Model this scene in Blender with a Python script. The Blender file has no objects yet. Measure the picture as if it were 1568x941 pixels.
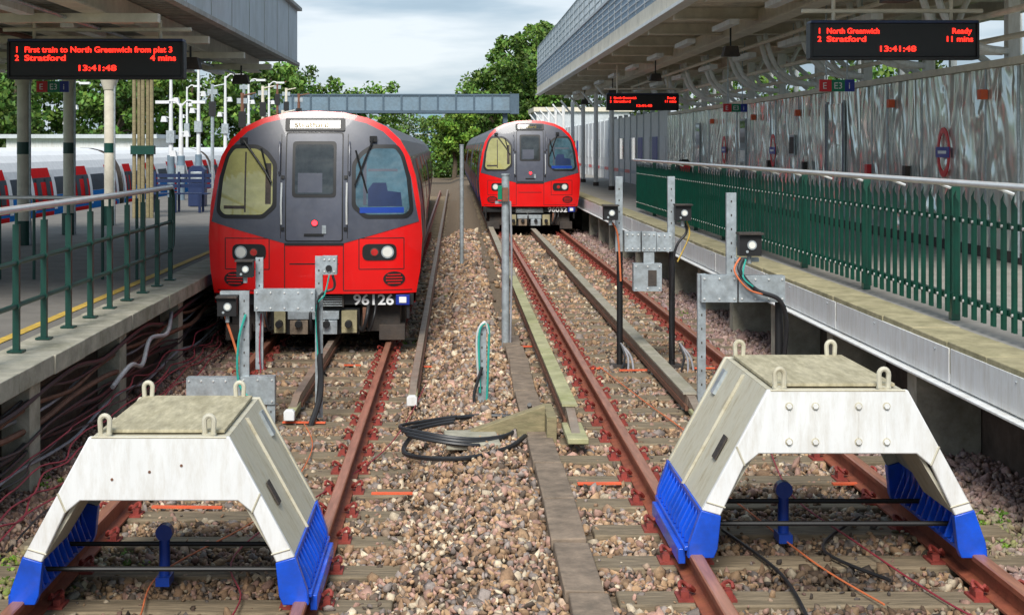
import bpy, bmesh, math, random
import numpy as np
from mathutils import Vector, Matrix
random.seed(7); rng=np.random.default_rng(7)
S=bpy.context.scene
COL=S.collection
# ------------------------------------------------------------------ materials
def mat(name,c,rough=.6,metal=0.,var=.25,scale=6.,bump=.0,bscale=40.,dirt=None,dirt_amt=.4,dscale=2.5,stretch=(1,1,1),coat=0,emit=None,es=0,attr=False,spec=.5):
    m=bpy.data.materials.new(name); m.use_nodes=True
    nt=m.node_tree; N=nt.nodes; L=nt.links; b=N['Principled BSDF']
    b.inputs['Roughness'].default_value=rough; b.inputs['Metallic'].default_value=metal
    b.inputs['Coat Weight'].default_value=coat; b.inputs['Specular IOR Level'].default_value=spec
    tc=N.new('ShaderNodeTexCoord'); mp=N.new('ShaderNodeMapping'); mp.inputs['Scale'].default_value=stretch
    L.new(tc.outputs['Object'],mp.inputs['Vector'])
    n=N.new('ShaderNodeTexNoise'); n.inputs['Scale'].default_value=scale; n.inputs['Detail'].default_value=6; n.inputs['Roughness'].default_value=.65
    L.new(mp.outputs['Vector'],n.inputs['Vector'])
    r=N.new('ShaderNodeMapRange'); r.inputs['From Min'].default_value=.3; r.inputs['From Max'].default_value=.7
    r.inputs['To Min'].default_value=1-var; r.inputs['To Max'].default_value=1+var
    L.new(n.outputs['Fac'],r.inputs['Value'])
    mul=N.new('ShaderNodeVectorMath'); mul.operation='SCALE'
    if attr:
        a=N.new('ShaderNodeAttribute'); a.attribute_name='Col'; L.new(a.outputs['Color'],mul.inputs[0])
    else: mul.inputs[0].default_value=c
    L.new(r.outputs['Result'],mul.inputs['Scale'])
    out=mul.outputs['Vector']
    if dirt:
        n2=N.new('ShaderNodeTexNoise'); n2.inputs['Scale'].default_value=dscale; n2.inputs['Detail'].default_value=8; n2.inputs['Roughness'].default_value=.75
        L.new(mp.outputs['Vector'],n2.inputs['Vector'])
        r2=N.new('ShaderNodeMapRange'); r2.inputs['From Min'].default_value=.45; r2.inputs['From Max'].default_value=.72; r2.inputs['To Max'].default_value=dirt_amt
        r2.inputs['To Min'].default_value=dirt_amt*.08
        L.new(n2.outputs['Fac'],r2.inputs['Value'])
        mx=N.new('ShaderNodeMix'); mx.data_type='RGBA'; L.new(r2.outputs['Result'],mx.inputs[0]); L.new(out,mx.inputs[6]); mx.inputs[7].default_value=(*dirt,1)
        out=mx.outputs[2]
    L.new(out,b.inputs['Base Color'])
    if bump:
        bn=N.new('ShaderNodeTexNoise'); bn.inputs['Scale'].default_value=bscale; bn.inputs['Detail'].default_value=5
        L.new(mp.outputs['Vector'],bn.inputs['Vector'])
        bp=N.new('ShaderNodeBump'); bp.inputs['Strength'].default_value=1; bp.inputs['Distance'].default_value=bump
        L.new(bn.outputs['Fac'],bp.inputs['Height']); L.new(bp.outputs['Normal'],b.inputs['Normal'])
    if emit:
        b.inputs['Emission Color'].default_value=(*emit,1); b.inputs['Emission Strength'].default_value=es
    return m
M={}
M['red']=mat('train_red',(.80,.006,.006),.28,var=.08,coat=.35,dirt=(.34,.015,.015),dirt_amt=.35,dscale=3)
M['mask']=mat('train_grey',(.065,.073,.10),.32,var=.12,coat=.2,dirt=(.14,.14,.16),dirt_amt=.4)
M['mask2']=mat('train_door_grey',(.088,.097,.13),.35,var=.15,dirt=(.17,.17,.18),dirt_amt=.35)
M['black']=mat('black_rubber',(.010,.010,.011),.5,var=.2)
M['dark']=mat('underframe_dark',(.035,.03,.028),.7,var=.4,dirt=(.13,.09,.06),dirt_amt=.5,bump=.004)
M['glassY']=mat('cab_glass_blind',(.40,.38,.15),.06,var=.16,scale=2.2,dirt=(.13,.14,.06),dirt_amt=.5,dscale=1.3,coat=1)
M['glassB']=mat('cab_glass',(.04,.09,.12),.04,var=.6,scale=2.5,dirt=(.16,.27,.32),dirt_amt=.5,dscale=1.4,coat=1)
M['glassD']=mat('window_glass_dark',(.03,.035,.035),.05,var=.5,coat=1)
M['trwhite']=mat('train_white',(.74,.75,.76),.35,var=.08,dirt=(.3,.28,.25),dirt_amt=.3)
M['trblue']=mat('train_blue',(.01,.05,.32),.35,var=.1)
M['swhite']=mat('side_train_white',(.74,.75,.76),.8,var=.08,spec=.1)
M['sred']=mat('side_train_red',(.62,.010,.012),.8,var=.08,spec=.08)
M['sblue']=mat('side_train_blue',(.01,.17,.50),.8,var=.1,spec=.08)
M['sglass']=mat('side_train_window',(.02,.03,.045),.5,var=.3,spec=.15)
M['roofgrey']=mat('train_roof',(.12,.12,.13),.55,var=.2)
M['steel']=mat('galvanised_steel',(.42,.47,.50),.42,.4,var=.28,scale=14,dirt=(.22,.22,.20),dirt_amt=.5,dscale=5)
M['brown']=mat('rusty_steel',(.19,.085,.05),.75,var=.35,scale=10,dirt=(.06,.04,.03),dirt_amt=.4)
M['rail']=mat('rail_rust',(.24,.062,.032),.72,.0,var=.35,scale=9,dirt=(.38,.13,.055),dirt_amt=.6,bump=.002,bscale=60)
M['railtop']=mat('rail_head',(.44,.20,.13),.38,.3,var=.3,scale=5,stretch=(6,.5,6))
M['clip']=mat('rail_clip_red',(.27,.04,.03),.65,var=.45,scale=12,dirt=(.16,.06,.04),dirt_amt=.5,dscale=3)
M['sleeper']=mat('sleeper_wood',(.22,.17,.11),.85,var=.45,scale=9,stretch=(.6,5,3),dirt=(.09,.07,.04),dirt_amt=.7,bump=.008,bscale=14)
M['cover']=mat('mossy_board',(.40,.38,.22),.75,var=.3,scale=6,dirt=(.20,.23,.05),dirt_amt=.75,dscale=1.6)
M['coverg']=mat('grey_guard_board',(.35,.32,.26),.7,var=.25,scale=6,dirt=(.20,.19,.09),dirt_amt=.6,dscale=1.6)
M['condr']=mat('conductor_rail',(.28,.23,.18),.55,.2,var=.3,dirt=(.3,.14,.08),dirt_amt=.6)
M['stone']=mat('ballast_stone',(.3,.3,.3),.85,var=.35,scale=34,attr=True,bump=.003,bscale=110)
M['bed']=mat('ballast_bed',(.12,.09,.06),.95,var=.6,scale=22,dirt=(.28,.20,.13),dirt_amt=.9,dscale=26,bump=.03,bscale=22)
M['conc']=mat('concrete',(.42,.39,.31),.85,var=.28,scale=5,dirt=(.14,.14,.08),dirt_amt=.75,dscale=3,bump=.004,bscale=50)
M['concyel']=mat('coping_concrete',(.40,.35,.21),.85,var=.28,scale=5,dirt=(.16,.15,.07),dirt_amt=.8,dscale=4,bump=.004,bscale=40)
M['plank']=mat('trough_lid_concrete',(.24,.18,.13),.85,var=.4,scale=8,dirt=(.10,.08,.06),dirt_amt=.75,dscale=5,bump=.005,bscale=40)
M['asph']=mat('platform_asphalt',(.16,.15,.135),.9,var=.2,scale=3,dirt=(.24,.22,.19),dirt_amt=.5,dscale=1.2,bump=.003,bscale=120)
M['pave']=mat('platform_paving',(.32,.30,.27),.85,var=.15,scale=2,dirt=(.18,.17,.15),dirt_amt=.5)
M['yellow']=mat('yellow_line',(.62,.40,.05),.8,var=.3,scale=15,dirt=(.2,.18,.12),dirt_amt=.7,dscale=9)
M['white']=mat('white_paint',(.78,.79,.79),.45,var=.06,scale=3,dirt=(.38,.32,.21),dirt_amt=.45,dscale=4,stretch=(3,3,.6))
M['dwhite']=mat('dirty_white_paint',(.60,.57,.46),.55,var=.2,scale=5,dirt=(.24,.19,.09),dirt_amt=.85,dscale=5,stretch=(1,3,1))
M['cream']=mat('canopy_cream',(.74,.68,.56),.6,var=.1,dirt=(.30,.25,.17),dirt_amt=.5,dscale=1.2)
M['creamd']=mat('canopy_soffit',(.74,.68,.58),.7,var=.14,dirt=(.34,.28,.2),dirt_amt=.5,dscale=1.)
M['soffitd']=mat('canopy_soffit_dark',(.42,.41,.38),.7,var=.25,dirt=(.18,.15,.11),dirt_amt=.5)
M['fascia']=mat('canopy_fascia',(.55,.59,.62),.6,var=.1,dirt=(.3,.3,.26),dirt_amt=.5,dscale=1,stretch=(1,1,.5))
M['fasciab']=mat('canopy_fascia_blue',(.26,.36,.47),.55,var=.15,dirt=(.17,.21,.26),dirt_amt=.5)
M['blue']=mat('blue_paint',(.003,.085,.66),.4,var=.2,scale=7,dirt=(.02,.04,.12),dirt_amt=.6,coat=.2)
M['ply']=mat('weathered_plywood',(.45,.40,.27),.85,var=.3,scale=7,stretch=(4,1,1),dirt=(.20,.17,.09),dirt_amt=.7,bump=.002)
M['green']=mat('green_paint',(.002,.062,.038),.38,var=.25,coat=.2,dirt=(.015,.035,.028),dirt_amt=.5)
M['gdark']=mat('dark_green_paint',(.004,.05,.036),.4,var=.2)
M['teal']=mat('teal_cable',(.03,.34,.28),.5,var=.2)
M['silver']=mat('silver_handrail',(.80,.80,.78),.3,.4,var=.1)
M['orange']=mat('orange_strip',(.80,.12,.04),.6,var=.3,dirt=(.3,.15,.09),dirt_amt=.6,dscale=12)
M['orwire']=mat('orange_wire',(.60,.16,.06),.6,var=.2)
M['redwire']=mat('red_wire',(.26,.03,.045),.6,var=.3)
M['cable']=mat('black_cable',(.02,.02,.022),.45,var=.3)
M['gcable']=mat('grey_cable',(.28,.28,.30),.5,var=.3)
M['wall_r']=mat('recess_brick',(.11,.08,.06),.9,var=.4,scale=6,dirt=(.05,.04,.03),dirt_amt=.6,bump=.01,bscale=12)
M['led']=mat('led_red',(.6,.02,.01),.5,emit=(1,.022,.012),es=3.2)
M['amber']=mat('dest_amber',(.40,.30,.10),.5)
M['lampred']=mat('tail_lamp_red',(.8,.02,.02),.3,emit=(1,.02,.03),es=6)
M['lampw']=mat('lamp_lens',(.78,.78,.72),.1,var=.05,coat=1)
M['rlens']=mat('red_lens',(.5,.02,.02),.15,coat=1)
M['txtwhite']=mat('white_lettering',(.82,.82,.82),.5,var=.03)
M['roundred']=mat('sign_red',(.68,.02,.03),.35,var=.05)
M['signblue']=mat('sign_blue',(.01,.03,.30),.35,var=.05)
M['signgreen']=mat('sign_green',(.0,.20,.10),.35,var=.05)
M['wood']=mat('old_timber',(.28,.23,.13),.85,var=.35,scale=8,stretch=(1,5,5),dirt=(.12,.13,.06),dirt_amt=.6,bump=.004)
M['bark']=mat('bark',(.10,.075,.05),.9,var=.4,bump=.02,bscale=8)
M['leaf']=mat('leaves',(.07,.1,.03),.6,var=.25,scale=.8,attr=True,spec=.3)
M['grass']=mat('grass_ground',(.08,.12,.035),.95,var=.4,scale=.5,dirt=(.14,.12,.07),dirt_amt=.5,dscale=.2)
M['brick']=mat('red_brick',(.28,.12,.07),.9,var=.3,scale=3,bump=.01,bscale=8)
M['bridge']=mat('bridge_grey_paint',(.17,.25,.32),.55,var=.15,dirt=(.11,.12,.12),dirt_amt=.6,dscale=.8)
M['bridged']=mat('bridge_frame_paint',(.07,.11,.15),.55,var=.15)
M['navy']=mat('navy_paint',(.015,.03,.09),.4,var=.15)
M['glaz']=mat('clerestory_glass',(.25,.38,.48),.2,var=.2,coat=.5)
def cladding():
    m=bpy.data.materials.new('stainless_cladding'); m.use_nodes=True; nt=m.node_tree; N=nt.nodes; L=nt.links; b=N['Principled BSDF']
    b.inputs['Metallic'].default_value=.55; b.inputs['Base Color'].default_value=(.84,.89,.82,1)
    tc=N.new('ShaderNodeTexCoord')
    mp=N.new('ShaderNodeMapping'); mp.inputs['Scale'].default_value=(1,2.0,.75); L.new(tc.outputs['Object'],mp.inputs['Vector'])
    n=N.new('ShaderNodeTexNoise'); n.inputs['Scale'].default_value=1.35; n.inputs['Detail'].default_value=1.0; n.inputs['Distortion'].default_value=1.1; L.new(mp.outputs['Vector'],n.inputs['Vector'])
    bp=N.new('ShaderNodeBump'); bp.inputs['Distance'].default_value=.16; bp.inputs['Strength'].default_value=1
    L.new(n.outputs['Fac'],bp.inputs['Height']); L.new(bp.outputs['Normal'],b.inputs['Normal'])
    n2=N.new('ShaderNodeTexNoise'); n2.inputs['Scale'].default_value=2; n2.inputs['Detail'].default_value=6; L.new(tc.outputs['Object'],n2.inputs['Vector'])
    r=N.new('ShaderNodeMapRange'); r.inputs['To Min'].default_value=.08; r.inputs['To Max'].default_value=.28; L.new(n2.outputs['Fac'],r.inputs['Value']); L.new(r.outputs['Result'],b.inputs['Roughness'])
    return m
M['clad']=cladding()

# ------------------------------------------------------------------ mesh builder
class MB:
    def __init__(s): s.v=[];s.f=[];s.m=[];s.mats=[]
    def mi(s,k):
        if k not in s.mats: s.mats.append(k)
        return s.mats.index(k)
    def add(s,vs,fs,k):
        o=len(s.v); s.v+= [tuple(p) for p in vs]; i=s.mi(k)
        for f in fs: s.f.append(tuple(a+o for a in f)); s.m.append(i)
    def box(s,a,b,k):
        x0,y0,z0=a;x1,y1,z1=b
        s.add([(x0,y0,z0),(x1,y0,z0),(x1,y1,z0),(x0,y1,z0),(x0,y0,z1),(x1,y0,z1),(x1,y1,z1),(x0,y1,z1)],
              [(0,3,2,1),(4,5,6,7),(0,1,5,4),(1,2,6,5),(2,3,7,6),(3,0,4,7)],k)
    def cbox(s,c,d,k,rot=None):
        R=rot if rot is not None else Matrix.Identity(3)
        hs=[Vector((sx*d[0]/2,sy*d[1]/2,sz*d[2]/2)) for sz in(-1,1) for sx,sy in((-1,-1),(1,-1),(1,1),(-1,1))]
        s.add([Vector(c)+R@h for h in hs],[(0,3,2,1),(4,5,6,7),(0,1,5,4),(1,2,6,5),(2,3,7,6),(3,0,4,7)],k)
    def tube(s,pts,r,k,n=8,r2=None):
        P=[Vector(p) for p in pts]; rings=[]; up=None
        for i,p in enumerate(P):
            d=(P[min(i+1,len(P)-1)]-P[max(i-1,0)]).normalized()
            if up is None:
                up=Vector((0,0,1)) if abs(d.z)<.9 else Vector((1,0,0))
            a=d.cross(up)
            if a.length<1e-4: a=d.cross(Vector((0,1,0)))
            a.normalize(); b=a.cross(d).normalized(); up=b
            rr=r if r2 is None else r+(r2-r)*i/(len(P)-1)
            rings.append([p+a*math.cos(2*math.pi*j/n)*rr+b*math.sin(2*math.pi*j/n)*rr for j in range(n)])
        vs=[q for R in rings for q in R]; fs=[]
        for i in range(len(P)-1):
            for j in range(n):
                fs.append((i*n+j,i*n+(j+1)%n,(i+1)*n+(j+1)%n,(i+1)*n+j))
        fs.append(tuple(range(n-1,-1,-1))); fs.append(tuple((len(P)-1)*n+j for j in range(n)))
        s.add(vs,fs,k)
    def prism(s,poly,y0,y1,k,axis='y'):
        n=len(poly)
        if axis=='y': vs=[(x,y0,z) for x,z in poly]+[(x,y1,z) for x,z in poly]
        elif axis=='x': vs=[(y0,a,b) for a,b in poly]+[(y1,a,b) for a,b in poly]
        else: vs=[(a,b,y0) for a,b in poly]+[(a,b,y1) for a,b in poly]
        fs=[tuple(range(n)),tuple(range(2*n-1,n-1,-1))]+[(i,i+n,(i+1)%n+n,(i+1)%n) for i in range(n)]
        s.add(vs,fs,k)
    def build(s,name,parent=None,bevel=0,smooth=True):
        me=bpy.data.meshes.new(name); me.from_pydata(s.v,[],s.f)
        for k in s.mats: me.materials.append(M[k])
        me.polygons.foreach_set('material_index',s.m)
        bm=bmesh.new(); bm.from_mesh(me); bmesh.ops.recalc_face_normals(bm,faces=bm.faces); bm.to_mesh(me); bm.free()
        if smooth:
            me.polygons.foreach_set('use_smooth',[True]*len(me.polygons)); me.set_sharp_from_angle(angle=math.radians(38))
        ob=bpy.data.objects.new(name,me); COL.objects.link(ob); par(ob,parent)
        if bevel:
            b=ob.modifiers.new('bev','BEVEL'); b.width=bevel; b.segments=2; b.limit_method='ANGLE'; b.angle_limit=math.radians(50)
        return ob
def par(ob,p):
    if p: ob.parent=p; ob.matrix_parent_inverse=Matrix.Translation(p.location).inverted()
def root(name,loc=(0,0,0)):
    e=bpy.data.objects.new(name,None); e.location=loc; e.empty_display_size=.3; COL.objects.link(e); return e
def smooth(pts,n=6):
    P=[Vector(p) for p in pts]; out=[]
    for i in range(len(P)-1):
        p0=P[max(i-1,0)];p1=P[i];p2=P[i+1];p3=P[min(i+2,len(P)-1)]
        for j in range(n):
            t=j/n; out.append(.5*((2*p1)+(-p0+p2)*t+(2*p0-5*p1+4*p2-p3)*t*t+(-p0+3*p1-3*p2+p3)*t**3))
    out.append(P[-1]); return out
def text(body,loc,h,k,parent,width=None,align='LEFT',rot=(math.pi/2,0,0),bold=0):
    c=bpy.data.curves.new('lettering','FONT'); c.body=body; c.size=h/.7; c.align_x=align; c.offset=bold; c.extrude=.001
    o=bpy.data.objects.new('lettering',c); o.location=loc; o.rotation_euler=rot; COL.objects.link(o); c.materials.append(M[k])
    if width:
        bpy.context.view_layer.update(); w=o.dimensions.x
        if w>0: o.scale.x=width/w
    par(o,parent); return o

# ------------------------------------------------------------------ camera
cam=bpy.data.cameras.new('camera'); co=bpy.data.objects.new('camera',cam); COL.objects.link(co)
co.location=(0,0,2.17); co.rotation_euler=(math.pi/2,0,0); cam.sensor_width=36; cam.lens=2200/1568*36
cam.shift_x=87/1568; cam.shift_y=-245.5/1568; cam.clip_end=3000; cam.clip_start=.1; S.camera=co
# ------------------------------------------------------------------ world
W=bpy.data.worlds.new('World'); S.world=W; W.use_nodes=True; nt=W.node_tree; N=nt.nodes; L=nt.links
bg=N['Background']; sk=N.new('ShaderNodeTexSky'); sk.sky_type='NISHITA'; sk.sun_disc=False
sd=Vector((-.13,-.70,.70)).normalized()
sk.sun_elevation=math.asin(sd.z); sk.sun_rotation=math.atan2(sd.x,sd.y)
L.new(sk.outputs[0],bg.inputs['Color']); bg.inputs['Strength'].default_value=.12
bg2=N.new('ShaderNodeBackground'); tc=N.new('ShaderNodeTexCoord'); mp=N.new('ShaderNodeMapping'); mp.inputs['Scale'].default_value=(2.2,2.2,13); mp.inputs['Location'].default_value=(.35,0,.2)
L.new(tc.outputs['Generated'],mp.inputs['Vector'])
n=N.new('ShaderNodeTexNoise'); n.inputs['Scale'].default_value=2.0; n.inputs['Detail'].default_value=6; n.inputs['Roughness'].default_value=.48; L.new(mp.outputs[0],n.inputs['Vector'])
cr=N.new('ShaderNodeValToRGB'); e=cr.color_ramp.elements; e[0].position=.36; e[0].color=(.20,.29,.39,1); e[1].position=.68; e[1].color=(.70,.75,.80,1)
m_=cr.color_ramp.elements.new(.52); m_.color=(.34,.44,.54,1)
L.new(n.outputs['Fac'],cr.inputs[0]); L.new(cr.outputs[0],bg2.inputs['Color']); bg2.inputs['Strength'].default_value=1.35
ms=N.new('ShaderNodeMixShader'); ms.inputs[0].default_value=.8; L.new(bg.outputs[0],ms.inputs[1]); L.new(bg2.outputs[0],ms.inputs[2]); L.new(ms.outputs[0],N['World Output'].inputs['Surface'])
sl=bpy.data.lights.new('sun','SUN'); sl.energy=4.3; sl.angle=math.radians(24); sl.color=(1,.96,.89)
so=bpy.data.objects.new('sun',sl); COL.objects.link(so); so.rotation_euler=(-sd).to_track_quat('-Z','Y').to_euler(); so.location=(-10,-10,30)
S.view_settings.view_transform='Standard'; S.view_settings.look='None'; S.view_settings.exposure=0

# ------------------------------------------------------------------ ground + ballast
ZL,ZR=-.25,0.; XL,XR=-1.58,2.04; HG=.7525
def gz(x):
    t=min(1,max(0,(x+.45)/.75)); t=t*t*(3-2*t)
    return (ZL-.17)*(1-t)+(ZR-.17)*t
g=MB(); g.add([(-600,-100,-.62),(600,-100,-.62),(600,1500,-.62),(-600,1500,-.62)],[(0,1,2,3)],'grass'); g.build('ground')
xs=np.arange(-3.45,4.06,.1); ys=np.concatenate([np.arange(3,26,.12),np.arange(26,125,.8)])
vs=[];
for y in ys:
    for x in xs: vs.append((x,y,gz(x)-.02+random.uniform(-.006,.006)))
nx=len(xs); fs=[(j*nx+i,j*nx+i+1,(j+1)*nx+i+1,(j+1)*nx+i) for j in range(len(ys)-1) for i in range(nx-1)]
b=MB(); b.add(vs,fs,'bed'); b.build('ballast_bed')
SP=.66
ph=(1+5**.5)/2
iv=np.array([(-1,ph,0),(1,ph,0),(-1,-ph,0),(1,-ph,0),(0,-1,ph),(0,1,ph),(0,-1,-ph),(0,1,-ph),(ph,0,-1),(ph,0,1),(-ph,0,-1),(-ph,0,1)],float); iv/=np.linalg.norm(iv[0])
it=np.array([(0,11,5),(0,5,1),(0,1,7),(0,7,10),(0,10,11),(1,5,9),(5,11,4),(11,10,2),(10,7,6),(7,1,8),(3,9,4),(3,4,2),(3,2,6),(3,6,8),(3,8,9),(4,9,5),(2,4,11),(6,2,10),(8,6,7),(9,8,1)])
PX=[];PS=[]
for (y0,y1,den,sz) in ((6.2,10,1100,.0195),(10,15,850,.021),(15,23,480,.026),(23,40,170,.040)):
    A=(4.0+3.4)*(y1-y0); n_=int(A*den); x=rng.uniform(-3.4,4.0,n_); y=rng.uniform(y0,y1,n_); PX.append(np.stack([x,y],1)); PS.append(rng.lognormal(0,.32,n_)*sz)
PX=np.concatenate(PX); PS=np.concatenate(PS)
x=PX[:,0];y=PX[:,1]
vis=(x> -697*y/2200-.6)&(x<871*y/2200+.6)
fr=((y-.13+SP/2)%SP)-SP/2
def near(c,w): return np.abs(x-c)<w
ons=(np.abs(fr)<.13)&((near(XL,1.25))|(near(XR,1.25)))
keep=vis&~(ons&(rng.random(len(x))>.09))
for c in(XL-HG,XL+HG,XR-HG,XR+HG): keep&=~near(c,.07)
keep&=~(near(.67,.11)&(rng.random(len(x))>.04))
x=x[keep];y=y[keep];sz=PS[keep];fr=fr[keep]; ons=ons[keep]; K=len(x)
sz=np.where(ons,sz*.75,sz)
t=np.clip((x+.45)/.75,0,1); t=t*t*(3-2*t); z=(ZL-.17)*(1-t)+(ZR-.17)*t + rng.uniform(-.016,.012,K)
z+=.014*np.sin(x*5+1)*np.sin(y*3.1)+.02*ons + .03*((x>.0)&(x<.5))+.02*((x>-.5)&(x<.3))
q=rng.normal(size=(K,4)); q/=np.linalg.norm(q,axis=1)[:,None]; w_,a_,b_,c_=q.T
R=np.stack([1-2*(b_*b_+c_*c_),2*(a_*b_-c_*w_),2*(a_*c_+b_*w_),2*(a_*b_+c_*w_),1-2*(a_*a_+c_*c_),2*(b_*c_-a_*w_),2*(a_*c_-b_*w_),2*(b_*c_+a_*w_),1-2*(a_*a_+b_*b_)],1).reshape(K,3,3)
sc=np.stack([rng.uniform(.95,1.6,K),rng.uniform(.7,1.1,K),rng.uniform(.40,.85,K)],1)*sz[:,None]
V=iv[None]*rng.uniform(.58,1.32,(K,12,1))*sc[:,None,:]
V=np.einsum('kij,kvj->kvi',R,V)+np.stack([x,y,z],1)[:,None,:]
F=(it[None]+(np.arange(K)*12)[:,None,None]).reshape(-1)
me=bpy.data.meshes.new('ballast_stones'); me.vertices.add(K*12); me.vertices.foreach_set('co',V.reshape(-1)); me.loops.add(len(F)); me.loops.foreach_set('vertex_index',F)
me.polygons.add(K*20); me.polygons.foreach_set('loop_start',np.arange(0,len(F),3)); me.update(calc_edges=True)
pal=np.array([(.40,.255,.145),(.31,.19,.11),(.26,.215,.19),(.40,.24,.185),(.56,.46,.33),(.11,.08,.06),(.23,.145,.09),(.42,.30,.21)])
ci=rng.choice(len(pal),K,p=[.19,.15,.14,.16,.10,.10,.09,.07]); C=pal[ci]*rng.uniform(.65,1.3,(K,1))
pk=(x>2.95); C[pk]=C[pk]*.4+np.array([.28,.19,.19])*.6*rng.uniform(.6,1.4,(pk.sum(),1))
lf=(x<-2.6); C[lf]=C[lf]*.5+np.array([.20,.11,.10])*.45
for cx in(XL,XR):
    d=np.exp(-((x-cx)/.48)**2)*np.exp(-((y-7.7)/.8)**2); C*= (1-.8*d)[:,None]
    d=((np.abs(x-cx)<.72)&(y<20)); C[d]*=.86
ms_=np.exp(-((x+2.6)/.35)**2)*np.exp(-((y-8.6)/.6)**2)*rng.random(K); C=C*(1-ms_[:,None])+np.array([.16,.26,.03])*ms_[:,None]
ms_=np.exp(-((x-3.15)/.35)**2)*np.exp(-((y-8.7)/.5)**2)*rng.random(K); C=C*(1-ms_[:,None])+np.array([.18,.27,.04])*ms_[:,None]
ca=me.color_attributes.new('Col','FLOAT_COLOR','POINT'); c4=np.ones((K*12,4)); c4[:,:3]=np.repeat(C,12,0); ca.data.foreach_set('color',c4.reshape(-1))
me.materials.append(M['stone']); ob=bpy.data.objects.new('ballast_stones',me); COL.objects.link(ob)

# ------------------------------------------------------------------ tracks
def clip(mb,x,y,z,s):
    pts=[]
    for i in range(9):
        a=math.pi*1.5*i/8-.3
        pts.append((x+s*(.045+.038*math.cos(a)),y+.042*math.sin(a)+ .01*i/8,z+.034+.022*math.sin(i*.9)))
    mb.tube(pts,.0115,'clip',5)
def track(x,z,y0,y1):
    r=root('railway_track',(x,y0,z))
    ra=MB(); 
    for sx in(-1,1):
        c=x+sx*HG
        prof=[(-.07,-.145),(.07,-.145),(.07,-.132),(.012,-.118),(.010,-.045),(.036,-.032),(.036,-.006),(-.036,-.006),(-.036,-.032),(-.010,-.045),(-.012,-.118),(-.07,-.132)]
        ra.prism([(c+a,z+b_) for a,b_ in prof],y0,y1,'rail')
        ra.prism([(c-.034,z-.0059),(c+.034,z-.0059),(c+.028,z),(c-.028,z)],y0,y1,'railtop')
    ra.build('rails',r)
    s=MB(); c=MB(); y=.13+SP*math.ceil((y0-.13)/SP)
    while y<min(y1,75):
        dx=random.uniform(-.05,.05); rot=Matrix.Rotation(random.uniform(-.012,.012),3,'Z')
        s.cbox((x+dx,y,z-.232),(2.5,.24,.17),'sleeper',rot)
        if y<42:
            for sx in(-1,1):
                xx=x+sx*HG; c.box((xx-.15,y-.075,z-.147),(xx+.15,y+.075,z-.134),'clip')
                for s2 in(-1,1):
                    c.box((xx+s2*.112-.020,y-.045,z-.134),(xx+s2*.112+.020,y+.045,z-.102),'clip'); clip(c,xx+s2*.055,y-.02,z-.12,s2)
        y+=SP
    s.build('sleepers',r,bevel=.012); c.build('rail_clips',r); return r
tl=track(XL,ZL,3,80); tr=track(XR,ZR,3,95)
def condrail(name,x,z,y0,y1,parent,cover=None):
    m=MB(); m.box((x-.036,y0,z-.03),(x+.036,y1,z+.05),'condr'); m.box((x-.055,y0,z-.075),(x+.055,y1,z-.031),'brown')
    m.prism([(y0-.6,z-.05),(y0-.003,z+.05),(y0-.003,z-.03),(y0-.6,z-.07)],x-.034,x+.034,'condr','x')
    y=y0+.3
    while y<min(y1,40): m.tube([(x,y,z-.16),(x,y,z-.076)],.045,'steel',8); m.box((x-.075,y-.04,z-.085),(x+.075,y+.04,z-.0755),'dark'); y+=SP*3
    if cover:
        y=y0+.05
        while y<min(y1,60):
            m.box((x-.062,y+.01,z+.055),(x+.062,y+2.9,z+.073),cover if y<y0+9 else 'coverg'); y+=2.92
    m.build(name,parent)
condrail('positive_conductor_rail',.93,ZR+.01,11.6,90,tr,'cover'); condrail('negative_conductor_rail',XR,ZR-.03,12.4,90,tr,'coverg')
condrail('positive_conductor_rail',-.42,ZL,14.6,80,tl); condrail('negative_conductor_rail',XL+.05,ZL-.02,13.9,80,tl)
m=MB()
for (x,y,z) in((-.42,13.95,ZL-.04),(-1.53,13.25,ZL-.05)):
    m.prism([(x-.05,z-.05),(x+.05,z-.05),(x+.05,z+.03),(x+.03,z+.05),(x-.03,z+.05),(x-.05,z+.03)],y-.03,y+.05,'white'); m.box((x-.045,y+.06,z-.05),(x+.045,y+.6,z+.02),'cover')
m.box((.85,10.85,-.075),(1.01,11.5,-.03),'cover'); m.box((1.98,11.7,-.09),(2.1,12.2,-.05),'cover')
m.build('conductor_rail_end_blocks',tl,bevel=.008)
m=MB(); y=5.2
while y<16.5:
    l=random.uniform(.88,1.08); m.cbox((.67+random.uniform(-.016,.016),y+l/2,-.135),(.205,l-.024,.07),'plank',Matrix.Rotation(random.uniform(-.028,.028),3,'Z')@Matrix.Rotation(random.uniform(-.018,.018),3,'X')@Matrix.Rotation(random.uniform(-.04,.04),3,'Y')); y+=l
m.build('cable_trough',bevel=.008)

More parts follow.
